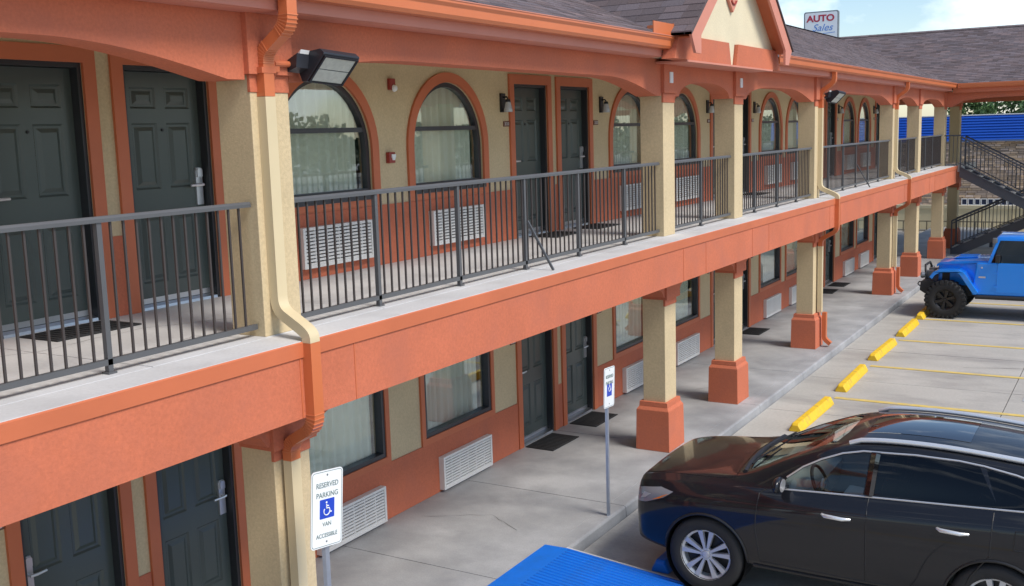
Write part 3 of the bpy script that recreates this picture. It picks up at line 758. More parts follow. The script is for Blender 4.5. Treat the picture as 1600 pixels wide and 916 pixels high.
# ------------------------------------------------------------------ railings
PK = MB().box(-.007, .007, -.007, .007, 0, 1).mesh('picket', M['picket'])
RX = -.43; RTOP = .97
def railing(y0, y1, posts, label, braces=(), step=.1025, joined=False):
    t = thing('balcony_railing', (RX, (y0+y1)/2, 0), label, 'railing', 'dark metal railings along the balcony')
    top = MB().prism([(-.026, .932), (.026, .932), (.026, .955), (.016, .97), (-.016, .97), (-.026, .955)], [], lambda a, b, q: (RX+a, q, b), y0, y1)
    part('top_rail', top, M['rail'], t)
    part('bottom_rail', MB().box(RX-.018, RX+.018, y0, y1, .055, .092), M['rail'], t)
    for p in posts:
        pm = MB().box(RX-.018, RX+.018, p-.018, p+.018, 0.0, .931); pm.box(RX-.032, RX+.032, p-.032, p+.032, 0.0, .012)
        part('post', pm, M['rail'], t)
    for p in braces:
        part('brace', MB().bar((RX+.02, p+.03, .50), (RX+.30, p+.05, .0), .022, .022), M['rail'], t)
    n = int(round((y1-y0)/step)); mo = wl(t); jm = MB()
    for k in range(1, n):
        y = y0+(y1-y0)*k/n
        if any(abs(y-p) < .035 for p in posts): continue
        if joined: jm.box(RX-.008, RX+.008, y-.008, y+.008, .092, .932)
        else:
            o = obj('picket', PK, t, Vector((RX, y, .092))-mo); o.scale = (1, 1, .84)
    if joined: tag(part('pickets', jm, M['picket'], t), kind='stuff')
railing(-4.85, 2.175, [.893, -.34, -1.57, -2.8, -4.03], 'nearest balcony railing in front of two dark doors at the left edge', step=.0985)
railing(2.585, 9.61, [3.62, 4.85, 6.087, 7.30, 8.536], 'long balcony railing with diagonal brace before two arched windows and two dark doors', braces=[6.087])
railing(10.02, 12.415, [11.17], 'short balcony railing below the gable between two close columns')
railing(12.825, 17.02, [13.63, 14.87, 16.06], 'balcony railing just past the gable with three posts')
railing(17.43, 24.26, [18.35, 19.57, 20.74, 21.94, 23.04], 'far long balcony railing with small diagonal brace between two columns with pipes', braces=[20.74])
railing(24.665, 27.815, [25.7, 26.75], 'short balcony railing before the column with the farthest downpipe bend')
railing(28.225, 32.185, [29.3, 30.5], 'farthest balcony railing under the arch showing blue wall behind')

# ------------------------------------------------------------------ air conditioners
def ac_unit(loc, label):
    t = thing('air_conditioner', loc, label, 'air conditioner', 'white louvred air conditioners set in the wall')
    w, h, d = 1.12, .41, .075
    fr = MB().prism([(-w/2, 0), (w/2, 0), (w/2, h), (-w/2, h)], [[(-w/2+.035, .03), (w/2-.035, .03), (w/2-.035, h-.03), (-w/2+.035, h-.03)]], lambda a, b, q: (q, a, b), 0, d)
    lpart('housing', fr, M['acwhite'], t, bevel=.004)
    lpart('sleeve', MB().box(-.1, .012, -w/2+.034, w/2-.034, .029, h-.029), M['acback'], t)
    n = 10; me = None
    for k in range(n):
        z = .03+(h-.06)*(k+.5)/n
        if me is None: me = MB().hexa([(.025, -w/2+.036, -.012), (.066, -w/2+.036, -.017), (.066, w/2-.036, -.017), (.025, w/2-.036, -.012)], [(.025, -w/2+.036, .004), (.066, -w/2+.036, -.001+.006), (.066, w/2-.036, .005), (.025, w/2-.036, .004)]).mesh('slat', M['acwhite'])
        obj('slat', me, t, (0, 0, z))
    me = MB().box(.030, .0635, -.006, .006, .03, h-.03).mesh('divider', M['acwhite'])
    for k in range(1, 6): obj('divider', me, t, (0, -w/2+w*k/6, 0))
    return t
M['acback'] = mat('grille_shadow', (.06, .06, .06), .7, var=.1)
AC_LAB_U = ['white air conditioner under the upper arched window beside the nearest beige column',
            'white air conditioner under the upper arched window left of the middle pair of doors',
            'white air conditioner on the upper floor right of the middle doors partly behind a column',
            'white air conditioner on the upper floor seen below the gable between two close columns',
            'white air conditioner on the upper floor behind the three post railing past the gable',
            'upper white air conditioner half hidden by the first column carrying a far downpipe',
            'small upper white air conditioner behind the far braced railing, nearer one of two',
            'small upper white air conditioner behind the far braced railing, farther one of two']
AC_LAB_L = ['white air conditioner behind the nearest disabled parking sign at ground level',
            'white louvred air conditioner under the full ground floor window left of the doors',
            'ground floor air conditioner partly hidden by the nearest orange based column',
            'ground floor air conditioner between the two nearest orange based columns',
            'ground floor air conditioner right of the second orange based column',
            'ground floor air conditioner cut off by the left side of the third ground column',
            'small ground floor air conditioner right of the far door, nearer one of two',
            'small ground floor air conditioner left of the fourth ground column, farther one of two']
ac0 = ac_unit((-W+.014, WIN[0][0]+.06, .115), AC_LAB_U[0])
KIDS[ac0.name] = list(ac0.children)
for q, (yc, i) in enumerate(WIN):
    if q: dup(ac0, (-W+.014, yc+.06, .115), AC_LAB_U[q])
    dup(ac0, (-W+.014, yc+.06, -2.87), AC_LAB_L[q])

# ------------------------------------------------------------------ wall lamps, alarms, floodlights, mats
def wall_lamp(loc, label):
    t = thing('wall_lamp', loc, label, 'wall lamp', 'black wall lamps beside the balcony doors')
    lpart('back_plate', MB().box(0, .03, -.065, .065, -.14, .14), M['black'], t, bevel=.006)
    lpart('bracket', MB().tube([(.02, 0, .08), (.09, 0, .085), (.11, 0, .05)], .012, 8).lathe([(0, .055), (.035, .05), (.042, .01), (.0, .01)], 12, lambda a, b, h: (.11+a, b, h)), M['black'], t, smooth=.6)
    lpart('glass_shade', MB().lathe([(.040, .012), (.050, -.03), (.068, -.12), (.064, -.14), (0, -.142)], 14, lambda a, b, h: (.11+a, b, h)), M['lampglass'], t, smooth=.6)
    return t
LL = ['black wall lamp with glass shade left of the middle pair of upper doors', 'black wall lamp with glass shade right of the middle pair of upper doors',
      'black wall lamp seen under the small arch below the gable', 'black wall lamp left of the far arched window past the gable',
      'small black wall lamp just right of the far floodlight', 'small black wall lamp before the farthest upper door']
lamp0 = None
LS = .86
for k, (y, z) in enumerate([(8.66, 1.79), (11.60, 1.79), (16.25, 1.79), (19.10, 1.79), (26.42, 1.79), (30.80, 1.79)]):
    if lamp0 is None: lamp0 = wall_lamp((-W, y, z), LL[k]); lamp0.scale = (LS, LS, LS); KIDS[lamp0.name] = list(lamp0.children)
    else: dup(lamp0, (-W, y, z), LL[k])
def lk(px): pass
t = thing('fire_alarm_horn', (-W, 6.27, 1.97), 'red fire alarm horn high on the beige wall between two arched windows', 'fire alarm')
lpart('horn_body', MB().box(0, .04, -.05, .05, -.062, .062), M['redalarm'], t, bevel=.006)
lpart('strobe_lens', MB().lathe([(0, .075), (.03, .07), (.04, .045), (0, .044)], 12, lambda a, b, h: (h, a+.015, b-.045)), M['signwhite'], t, smooth=.6)
t = thing('fire_alarm_pull', (-W, 6.19, 1.17), 'red fire alarm pull station with white handle at chest height on beige wall', 'fire alarm')
lpart('pull_body', MB().box(0, .05, -.055, .055, -.06, .06), M['redalarm'], t, bevel=.006)
lpart('pull_handle', MB().prism([(-.02, .035), (.05, .035), (.05, .012), (.03, -.03), (.0, -.03), (-.02, .012)], [], lambda a, b, q: (q, a, b), .0495, .062), M['signwhite'], t)

def floodlight(y, label, big=True):
    base = Vector((CF+.05, y, 1.93))
    t = thing('floodlight', base, label, 'floodlight', 'floodlights on brackets at the balcony columns')
    lpart('wall_bracket', MB().box(-.02, .012, -.05, .05, -.06, .06), M['orange_trim'], t, bevel=.004)
    lpart('conduit_arm', MB().tube([(.0, 0, 0), (.0, .22, 0)], .022, 10).tube([(0, .04, -.01), (-.02, .02, -.09), (-.03, -.01, -.18)], .006, 6), M['orange_trim'], t, smooth=.6)
    kn = MB().tube([(.0, .20, .005), (.0, .33, .01)], .036, 12); kn.tube([(0, .215, .03), (0, .215, .06)], .008, 6)
    lpart('knuckle', kn, M['steel2'], t, smooth=.6)
    # head: wedge box hanging tilted, facing the car park
    h = bpy.data.objects.new('lamp_head', None)
    body = MB()
    L0, L1 = -.17, .20     # along the lamp's width (local y)
    prof = [(-.05, .085), (.12, .115), (.20, .10), (.20, .045), (-.0, -.09), (-.07, -.05)]
    prof = [(.00, .10), (.17, .115), (.215, .085), (.215, .07), (.02, -.125), (-.03, -.125), (-.09, -.02)]
    body.prism(prof, [], lambda a, b, q: (a, q, b), L0, L1)
    hd = lpart('lamp_head', body, M['lampbody'], t, loc=(.08, .42, -.015), bevel=.006)
    hd.rotation_euler = (R(-4), 0, R(-8)); hd.scale = (.94, .94, .94)
    # lens frame and two led panels on the slanted lower front
    p0, p1 = Vector((.215, 0, .07)), Vector((.02, 0, -.125)); ax = (p1-p0); nrm = Vector((-ax.z, 0, ax.x)).normalized()
    if nrm.x < 0: nrm = -nrm
    def panel(u0, u1, v0, v1, o0, o1):
        b = []
        for o in (o0, o1):
            for u, v in ((u0, v0), (u1, v0), (u1, v1), (u0, v1)):
                q = p0+ax*u+nrm*o; b.append((q.x, v, q.z))
        return MB().hexa(b[:4], b[4:])
    lpart('led_panel', panel(.08, .49, L0+.03, L1-.03, .001, .006), M['led'], hd)
    lpart('led_panel', panel(.52, .93, L0+.03, L1-.03, .001, .006), M['led'], hd)
    fr = MB(); b = panel(.03, .07, L0+.01, L1-.01, .0, .014); fr.add(b.v, b.f); b = panel(.94, .98, L0+.01, L1-.01, .0, .014); fr.add(b.v, b.f)
    b = panel(.07, .94, L0+.01, L0+.028, .0, .014); fr.add(b.v, b.f); b = panel(.07, .94, L1-.028, L1-.01, .0, .014); fr.add(b.v, b.f)
    lpart('lens_frame', fr, M['black'], hd)
    lpart('yoke', MB().prism([(-.06, .03), (.05, .075), (.04, -.03), (-.06, -.06)], [], lambda a, b_, q: (a, q, b_), L0-.12, L0-.001), M['lampbody'], hd)
    lpart('yoke_cover', MB().prism([(-.04, .035), (.06, .105), (.03, .03)], [], lambda a, b_, q: (a, q, b_), L0-.09, L0-.004), M['white'], hd)
    return t
M['steel2'] = mat('pipe_fitting', (.18, .20, .24), .4, .7, var=.1)
floodlight(CY[1]+.20, 'large dark floodlight with two pale led panels on the nearest column')
floodlight(CY[4]+.30, 'small far floodlight tilted outward on the column with the first far downpipe')

def door_mat(loc, label, rz=0):
    t = thing('door_mat', loc, label, 'door mat', 'black rubber door mats')
    m_ = MB().box(-.22, .22, -.38, .38, 0, .012); lpart('mat_base', m_, M['mat'], t, bevel=.004)
    rb = MB()
    for k in range(12): rb.box(-.19, .19, -.35+.06*k, -.35+.06*k+.03, .0115, .017)
    lpart('mat_ribs', rb, M['mat'], t); t.rotation_euler = (0, 0, rz)
    return t
ML = [((-W+.30, PAIR[1]-.62, .001), 'black door mat on the balcony before the nearest left door'),
      ((-W+.30, PAIR[2]-.55, .001), 'brownish black door mat on balcony before the left middle door'),
      ((-W+.30, PAIR[2]+.72, .001), 'black door mat on balcony before the right middle door'),
      ((-W+.26, PAIR[2]-.72, ZG+.001), 'black door mat at ground level before the left middle door'),
      ((-W+.26, PAIR[2]+.60, ZG+.001), 'black door mat at ground level before the right middle door behind the sign post'),
      ((-W+.28, PAIR[3]+.70, ZG+.001), 'black door mat at ground level right of the second ground column'),
      ((-W+.28, PAIR[4]-.62, ZG+.001), 'small door mat at ground level close behind the third ground column, nearer of two'),
      ((-W+.28, PAIR[4]+.68, ZG+.001), 'small door mat at the far ground floor door, farther of two'),
      ((-W+.28, PAIR[3]+.70, .001), 'black door mat on balcony beyond the gable at the foot of a dark door')]
m0 = None
for k, (p, l) in enumerate(ML):
    if m0 is None: m0 = door_mat(p, l); KIDS[m0.name] = list(m0.children)
    else: dup(m0, p, l, rz=R(random.uniform(-3, 3)))

# ------------------------------------------------------------------ parking signs
def text_mesh(s, size, m, depth=.0015, shear=0, spacing=1.0, sx=1.0):
    c = bpy.data.curves.new('lettering', 'FONT'); c.body = s; c.size = size; c.align_x = 'CENTER'; c.align_y = 'CENTER'; c.extrude = depth; c.shear = shear; c.space_character = spacing
    o = bpy.data.objects.new('tmp', c); COL.objects.link(o); bpy.context.view_layer.update()
    me = bpy.data.meshes.new_from_object(o.evaluated_get(bpy.context.evaluated_depsgraph_get())); bpy.data.objects.remove(o)
    me.materials.clear(); me.materials.append(m); me.name = 'lettering'
    # text x -> +y, text y -> +z, faces +x
    for v in me.vertices: v.co = Vector((v.co.z, v.co.x*sx, v.co.y))
    return me
def rrect(w, h, r, n=5):
    p = []
    for cx, cy, a0 in ((w/2-r, h/2-r, 0), (-w/2+r, h/2-r, 90), (-w/2+r, -h/2+r, 180), (w/2-r, -h/2+r, 270)):
        for k in range(n+1): a = R(a0+90*k/n); p.append((cx+r*math.cos(a), cy+r*math.sin(a)))
    return p
def parking_sign(loc, zc, w, h, rz, tilt, van, label):
    t = thing('parking_sign', loc, label, 'sign', 'white disabled parking signs on steel posts', rz)
    F = lambda a, b, q: (q, a, b)
    lpart('post', MB().prism([(-.03, -.012), (-.018, .012), (.018, .012), (.03, -.012), (.024, -.012), (.014, .006), (-.014, .006), (-.024, -.012)], [], lambda a, b, q: (b-.03, a, q), 0, zc-loc[2]+h*.35), M['steel'], t)
    p = lpart('sign_plate', MB().prism(rrect(w, h, .03), [], F, -.003, .003), M['signwhite'], t, loc=(0, 0, zc-loc[2])); p.rotation_euler = (tilt, 0, 0)
    lpart('border', MB().prism(rrect(w-.016, h-.016, .024), [rrect(w-.024, h-.024, .02)], F, .0031, .0042), M['signgreen'], p)
    u = .30 if van else .26
    o = .0
    ty = h*.33
    sx = w/.305
    obj('lettering', text_mesh('RESERVED', .052, M['signgreen'], sx=.92*sx), p, (.0042, 0, h/2-.105))
    obj('lettering', text_mesh('PARKING', .052, M['signgreen'], sx=.98*sx), p, (.0042, 0, h/2-.175))
    zc_ = .0 if van else -.03
    q = .135; lpart('symbol_field', MB().prism(rrect(q, q*1.02, .006), [], F, .0031, .0043), M['signblue'], p, loc=(0, 0, zc_))
    wc = MB()   # seated figure in a wheelchair, strokes
    def st(pts, r): wc.tube([(.0052, a*q, b*q) for a, b in pts], r*q, 8)
    wc.lathe([(0, .002), (.055*q, .002), (.055*q, .0)], 12, lambda a, b, h_: (.0045+h_, a-.05*q, b+.33*q))
    st([(-.05, .24), (-.04, .02), (.13, .02), (.22, -.22), (.30, -.19)], .035); st([(-.045, .14), (.10, .14)], .028)
    st([(-.03+.20*math.cos(R(a)), -.14+.20*math.sin(R(a))) for a in range(135, 371, 18)], .028)
    lpart('wheelchair_symbol', wc, M['signwhite'], p)
    if van:
        obj('lettering', text_mesh('VAN', .042, M['signgreen'], sx=sx), p, (.0042, 0, -h/2+.165))
        obj('lettering', text_mesh('ACCESSIBLE', .042, M['signgreen'], sx=.92*sx), p, (.0042, 0, -h/2+.085))
    for z in (h/2-.035, -h/2+.04): lpart('bolt', MB().lathe([(0, .006), (.006, .006), (.008, .003)], 8, lambda a, b, h_: (h_, a, b)), M['jeepgrey'], p, loc=(0, 0, z))
    return t
parking_sign((.20, 2.10, ZL), -1.165, .29, .55, R(-8), R(-5), True, 'near white sign reading reserved parking van accessible beside the nearest column')
parking_sign((.035, 7.06, ZG-.06), -1.415, .29, .45, R(2), R(-4), False, 'farther white disabled parking sign on tall steel post before the ground floor doors')

# ------------------------------------------------------------------ wheel stops and ramp
def wheel_stop(loc, L, label, m, group='concrete wheel stops at the ends of the parking bays'):
    prof = [(-.10, 0), (.10, 0), (.095, .03), (.045, .125), (-.045, .125), (-.095, .03)]
    b = MB()
    def ring(y, k): return [(a*k, y, z*(.75 if k < 1 else 1)) for a, z in prof]
    vs = ring(-L/2, .9)+ring(-L/2+.03, 1)+ring(L/2-.03, 1)+ring(L/2, .9)
    fs = []
    for i in range(3):
        for k in range(6): fs.append((i*6+k, i*6+(k+1) % 6, (i+1)*6+(k+1) % 6, (i+1)*6+k))
    fs += [(5, 4, 3, 2, 1, 0), tuple(range(18, 24))]
    b.add(vs, fs); me = b.mesh('wheel_stop', m, bevel=.008)
    o = obj('wheel_stop', me, None, loc); return tag(o, label, 'wheel stop', group)
SW = [(11.62, 13.42, 'yellow wheel stop nearest the black car'), (14.25, 16.0, 'second yellow wheel stop counting from the black car'),
      (16.88, 18.62, 'third yellow wheel stop counting from the black car'), (19.42, 21.05, 'fourth yellow wheel stop, second nearest to the blue off-roader'),
      (21.62, 23.3, 'short looking yellow wheel stop at the front tyre of the blue off-roader')]
for a, b, l in SW: wheel_stop((.83+random.uniform(-.02, .02), (a+b)/2, ZL), b-a, l, M['yellow']).rotation_euler = (0, 0, R(random.uniform(-1, 1)))
wheel_stop((1.02, 6.85, ZL), 1.5, 'blue wheel stop under the front bumper of the black car', M['cyanstop'] if 'cyanstop' in M else M['bluestop'] if 'bluestop' in M else M['bluepaint'])
def ramp():
    t = thing('access_ramp', (.55, 4.1, ZL), 'bright blue ribbed access ramp rising to the kerb beside the black car', 'ramp')
    y0, y1 = 2.3, 5.97
    x = [(-.22, ZG+.006), (.02, ZG+.010), (1.75, ZL+.012)]
    prof = [(-.22, ZG+.001), (-.22, ZG+.006), (.05, ZG+.012), (1.38, ZL+.008), (1.38, ZL+.001), (.16, ZL+.001), (.16, ZG+.001)]
    part('ramp_surface', MB().prism(prof, [], lambda a, b, q: (a, q, b), y0, y1), M['bluepaint'], t)
    part('edge_strip', MB().prism([(.03, ZG+.0115), (1.40, ZL+.008), (1.40, ZL+.001), (.16, ZL+.001), (.07, ZG-.02)], [], lambda a, b, q: (a, q, b), y1+.001, y1+.028), M['ledge'], t)
    n = 0; mo = wl(t)
    rib = MB()
    sl = (ZL-ZG-.004)/1.75
    k = 0; y = y0+.03; me = None
    while y < y1-.03:
        def zz(xv): return ZG+.012+(xv-.05)*(ZL+.008-ZG-.012)/1.33
        if me is None:
            b = MB()
            b.add([(.07, -.014, zz(.07)), (1.36, -.014, zz(1.36)), (1.36, .014, zz(1.36)), (.07, .014, zz(.07)), (.07, -.006, zz(.07)+.013), (1.36, -.006, zz(1.36)+.013), (1.36, .006, zz(1.36)+.013), (.07, .006, zz(.07)+.013)], [(4, 5, 6, 7), (0, 1, 5, 4), (1, 2, 6, 5), (2, 3, 7, 6), (3, 0, 4, 7)])
            me = b.mesh('rib', M['bluepaint'])
        obj('rib', me, t, Vector((0, y, 0))-Vector((mo.x, mo.y, mo.z))); y += .06
ramp()

# ------------------------------------------------------------------ wheels
def wheel(parent, name, loc, r, w, side, rim_r, spokes, chunky=False, rimmat=None, recess=None):
    """side=-1: outer face looks toward -y"""
    e = bpy.data.objects.new(name, None); COL.objects.link(e); e.parent = parent; e.location = loc; e.empty_display_size = .1
    s = side
    F = lambda a, b, h: (a, h*s, b)
    rr = rim_r
    prof = [(rr*.97, w*.30), (rr*1.02, w*.46), (rr*1.10, w*.50), (r*.90, w*.50), (r*.97, w*.42), (r, w*.28), (r, -w*.28), (r*.97, -w*.42), (r*.9, -w*.5), (rr*1.1, -w*.5), (rr*.97, -w*.3)]
    tb = MB().lathe(prof, 48, F)
    lpart('tyre', tb, M['tyre'], e, smooth=.8)
    if chunky:
        tr = MB(); n = 26
        for k in range(n):
            for q, (h0, h1) in enumerate(((.16, .50), (-.16, .14), (-.50, -.18))):
                a0 = 2*PI*(k+.5*(q % 2))/n; a1 = a0+2*PI/n*.58
                pts = []
                for rad in (r*.975, r*1.035):
                    for a, h in ((a0, h0), (a1, h0), (a1, h1), (a0, h1)): pts.append(F(rad*math.cos(a), rad*math.sin(a), h*w))
                tr.hexa(pts[:4], pts[4:])
            a0 = 2*PI*k/n; a1 = a0+2*PI/n*.55; pts = []
            for h in (.47, .53):
                for a, rad in ((a0, r*.84), (a1, r*.84), (a1, r*1.0), (a0, r*1.0)): pts.append(F(rad*math.cos(a), rad*math.sin(a), h*w))
            tr.hexa(pts[:4], pts[4:])
        lpart('tread_blocks', tr, M['tyre'], e)
    rm = rimmat or M['rim']
    barrel = MB().lathe([(rr*1.0, w*.44), (rr*1.0, w*.36), (rr*.90, w*.30), (rr*.86, -w*.3)], 40, F)
    lpart('rim', barrel, rm, e, smooth=.7)
    lpart('rim_back', MB().lathe([(0.0, w*.02), (rr*.88, w*.02), (rr*.88, -.02*w)], 32, F), recess or M['rimdark'], e, smooth=.7)
    sp = MB()
    for k in range(spokes):
        for d in ((-.27, .27) if not chunky else (0,)):
            a = 2*PI*k/spokes+d*1.0+R(18)
            ai = 2*PI*k/spokes+R(18)+d*1.0
            def P(rad, ang, tw, h): return F(rad*math.cos(ang)-tw*math.sin(ang), rad*math.sin(ang)+tw*math.cos(ang), h)
            wi, wo = (.013, .030) if not chunky else (.035, .045)
            bo = [P(rr*.16, ai, -wi, w*.20), P(rr*.95, a-d*.10, -wo, w*.24), P(rr*.95, a-d*.10, wo, w*.24), P(rr*.16, ai, wi, w*.20)]
            to = [P(rr*.16, ai, -wi*.7, w*.34), P(rr*.95, a-d*.10, -wo*.8, w*.37), P(rr*.95, a-d*.10, wo*.8, w*.37), P(rr*.16, ai, wi*.7, w*.34)]
            sp.hexa(bo, to)
    lpart('spokes', sp, rm, e)
    hb = MB().lathe([(0, w*.40), (rr*.13, w*.39), (rr*.15, w*.33), (rr*.24, w*.32), (rr*.25, w*.18)], 24, F)
    for k in range(5):
        a = 2*PI*k/5; cx, cz = rr*.20*math.cos(a), rr*.20*math.sin(a)
        hb.lathe([(0, w*.36), (.011, w*.36), (.011, w*.31)], 8, lambda p, q, h, cx=cx, cz=cz: (cx+p, h*s, cz+q))
    lpart('hub_cap', hb, rm, e, smooth=.6)
    return e

# ------------------------------------------------------------------ black crossover car
def interp(tab, x):
    if x <= tab[0][0]: return tab[0][1]
    for (a, va), (b, vb) in zip(tab, tab[1:]):
        if x <= b: 
            t = (x-a)/(b-a); return va+(vb-va)*t
    return tab[-1][1]
def crossover():
    LX = 4.50
    Wt = [(-.03, .70), (.0, .81), (.08, .87), (.30, .92), (.55, .945), (.9, .95), (1.4, .955), (3.2, .955), (3.7, .945), (4.1, .90), (4.35, .82), (4.5, .70)]
    BELT = [(-.03, .90), (.0, .95), (.08, .985), (.30, 1.02), (.55, 1.045), (.9, 1.062), (1.3, 1.085), (1.8, 1.115), (2.4, 1.145), (3.0, 1.175), (3.6, 1.205), (4.1, 1.215), (4.35, 1.17), (4.5, 1.0)]
    TOP = [(-.03, .94), (.0, 1.01), (.08, 1.05), (.30, 1.09), (.55, 1.115), (.8, 1.135), (.98, 1.155), (1.12, 1.20), (1.5, 1.40), (1.85, 1.55), (2.1, 1.615), (2.4, 1.64), (2.8, 1.637), (3.3, 1.605), (3.7, 1.555), (4.0, 1.49), (4.2, 1.39), (4.38, 1.25), (4.5, 1.03)]
    EDGY = [(-.03, .58), (.0, .65), (.08, .68), (.30, .70), (.55, .70), (.9, .725), (.98, .735), (1.12, .735), (1.6, .715), (1.9, .695), (2.1, .68), (2.6, .675), (3.3, .66), (3.8, .63), (4.1, .61), (4.38, .62), (4.5, .6)]
    DROP = [(-.03, .02), (.55, .03), (1.18, .025), (1.30, .03), (1.6, .05), (2.1, .075), (3.3, .08), (4.0, .075), (4.5, .04)]   # roof edge below centre
    st = [-.03, -.02, .0, .08, .30, .48, .70, .85, .98, 1.12, 1.30, 1.45, 1.6, 1.75, 1.9, 2.05, 2.25, 2.5, 2.8, 3.1, 3.4, 3.7, 3.95, 4.15, 4.32, 4.44, 4.5]
    rings = []
    for x in st:
        w = interp(Wt, x); zb = .30 if x > .3 else .34-.04*max(0, x)/.3
        if x > 4.0: zb = .30+(x-4.0)*.25
        bz_, tz, ey, dr = interp(BELT, x), interp(TOP, x), interp(EDGY, x), interp(DROP, x)
        ez = tz-dr
        bz_ = min(bz_, ez-.005)
        cab = max(0, min(1, (x-1.05)/.5))*max(0, min(1, (4.5-x)/.25))
        ring = [(0, zb), (w*.55, zb), (w*.93, zb+.01), (w*.975, zb+.10), (w*.985, zb+.24), (w*1.0, bz_*.55+.30*.45), (w*.992, bz_-.17), (w*.972, bz_-.105), (w*.905, bz_-.018), (w*.885, bz_)]
        by_ = w*.885
        # greenhouse from belt to roof edge
        for k, (q, bulge) in enumerate(((.10, .0), (.5, .025), (.86, .022))):
            yy = by_+(ey-by_)*q+bulge*cab; zz = bz_+(ez-bz_)*q
            ring.append((yy, zz))
        ring += [(ey, ez), (ey*.90, ez+dr*.42), (ey*.6, tz-dr*.26), (ey*.3, tz-dr*.05), (0, tz)]
        rings.append([(x, y, z) for y, z in ring])
    n = len(rings[0])
    bm = bmesh.new(); V = {}
    for i, rg in enumerate(rings):
        for j, (x, y, z) in enumerate(rg):
            V[i, j, 1] = bm.verts.new((x, -y, z))
            V[i, j, 0] = V[i, j, 1] if y == 0 else bm.verts.new((x, y, z))
    for s in (0, 1):
        for i in range(len(rings)-1):
            for j in range(n-1):
                q = [V[i, j, s], V[i+1, j, s], V[i+1, j+1, s], V[i, j+1, s]]
                bm.faces.new(q if s else list(reversed(q)))
        for i in (0, len(rings)-1):
            c = [V[i, j, s] for j in range(n)]
            # fan strips between the ring's two halves are filled below
    for i, rev in ((0, False), (len(rings)-1, True)):
        loop = [V[i, j, 1] for j in range(n)]+[V[i, j, 0] for j in range(n-2, 0, -1)]
        f = bm.faces.new(loop if not rev else list(reversed(loop)))
        bmesh.ops.triangulate(bm, faces=[f])
    bmesh.ops.recalc_face_normals(bm, faces=bm.faces)
    me = bpy.data.meshes.new('t'); bm.to_mesh(me); bm.free()
    o = bpy.data.objects.new('t', me); COL.objects.link(o)
    md = o.modifiers.new('s', 'SUBSURF'); md.levels = 2; md.render_levels = 2
    bpy.context.view_layer.update()
    em = bpy.data.meshes.new_from_object(o.evaluated_get(bpy.context.evaluated_depsgraph_get()))
    bpy.data.objects.remove(o)
    bm = bmesh.new(); bm.from_mesh(em)
    tree = BVHTree.FromBMesh(bm)
    def side(x, z, s=-1):
        h = tree.ray_cast(Vector((x, s*3, z)), Vector((0, -s, 0)))
        return h[0]
    def topz(x, y):
        h = tree.ray_cast(Vector((x, y, 4)), Vector((0, 0, -1))); return h[0]
    def cut(poly, axis):    # cut the shell along the polygon's edges; axis 'y': poly in (x,z); axis 'z': poly in (x,y)
        m = len(poly)
        ins = sum((poly[i][0]*poly[(i+1) % m][1]-poly[(i+1) % m][0]*poly[i][1]) for i in range(m))
        for i in range(m):
            (a0, b0), (a1, b1) = poly[i], poly[(i+1) % m]
            if axis == 'y': co = Vector((a0, 0, b0)); d = Vector((a1-a0, 0, b1-b0)); no = Vector((d.z, 0, -d.x))
            else: co = Vector((a0, b0, 0)); d = Vector((a1-a0, b1-b0, 0)); no = Vector((d.y, -d.x, 0))
            lo = (min(a0, a1)-.03, min(b0, b1)-.03); hi = (max(a0, a1)+.03, max(b0, b1)+.03)
            fs = []
            for f in bm.faces:
                P = [(v.co.x, v.co.z if axis == 'y' else v.co.y) for v in f.verts]
                if axis == 'z' and f.normal.z < .05: continue
                if axis == 'y' and abs(f.normal.y) < .05: continue
                if max(p[0] for p in P) < lo[0] or min(p[0] for p in P) > hi[0] or max(p[1] for p in P) < lo[1] or min(p[1] for p in P) > hi[1]: continue
                fs.append(f)
            g = set(fs)
            for f in fs: g.update(f.edges); g.update(f.verts)
            bmesh.ops.bisect_plane(bm, geom=list(g), dist=1e-5, plane_co=co, plane_no=no.normalized())
    def inside(poly, p):
        r = False; m = len(poly)
        for i in range(m):
            (x0, y0), (x1, y1) = poly[i], poly[(i+1) % m]
            if (y0 > p[1]) != (y1 > p[1]) and p[0] < (x1-x0)*(p[1]-y0)/(y1-y0)+x0: r = not r
        return r
    lay = bm.faces.layers.int.new('part')
    def claim(poly, axis, idx, test):
        cut(poly, axis)
        for f in bm.faces:
            c = f.calc_center_median()
            if f[lay] == 0 and test(f, c) and inside(poly, (c.x, c.z if axis == 'y' else c.y)): f[lay] = idx
    near = lambda f, c: c.y < -.35 and f.normal.y < -.05
    far = lambda f, c: c.y > .35 and f.normal.y > .05
    both = lambda f, c: abs(c.y) > .35 and abs(f.normal.y) > .05
    up = lambda f, c: f.normal.z > .12 and c.z > .8
    # side glass outlines (x, z)
    wf = [(1.44, 1.118), (1.50, 1.20), (1.64, 1.31), (1.80, 1.395), (1.98, 1.465), (2.16, 1.502), (2.22, 1.506), (2.19, 1.155)]
    wr = [(2.27, 1.16), (2.30, 1.512), (2.6, 1.52), (2.95, 1.512), (3.12, 1.495), (3.29, 1.20)]
    wq = [(3.28, 1.205), (3.17, 1.49), (3.40, 1.45), (3.62, 1.395), (3.82, 1.325), (3.98, 1.24)]
    for k, (p, ix) in enumerate(((wf, 1), (wr, 2), (wq, 3))): claim(p, 'y', ix, both)
    ws = [(1.10, .62), (1.04, .35), (1.02, 0), (1.04, -.35), (1.10, -.62), (1.88, -.555), (1.94, -.30), (1.95, 0), (1.94, .30), (1.88, .555)]
    claim(ws, 'z', 4, up)
    sr = [(2.12, .36), (2.12, -.36), (3.0, -.36), (3.0, .36)]
    claim(sr, 'z', 5, up)
    rw = [(4.06, .50), (4.06, -.50), (4.36, -.54), (4.36, .54)]
    claim(rw, 'z', 6, up)
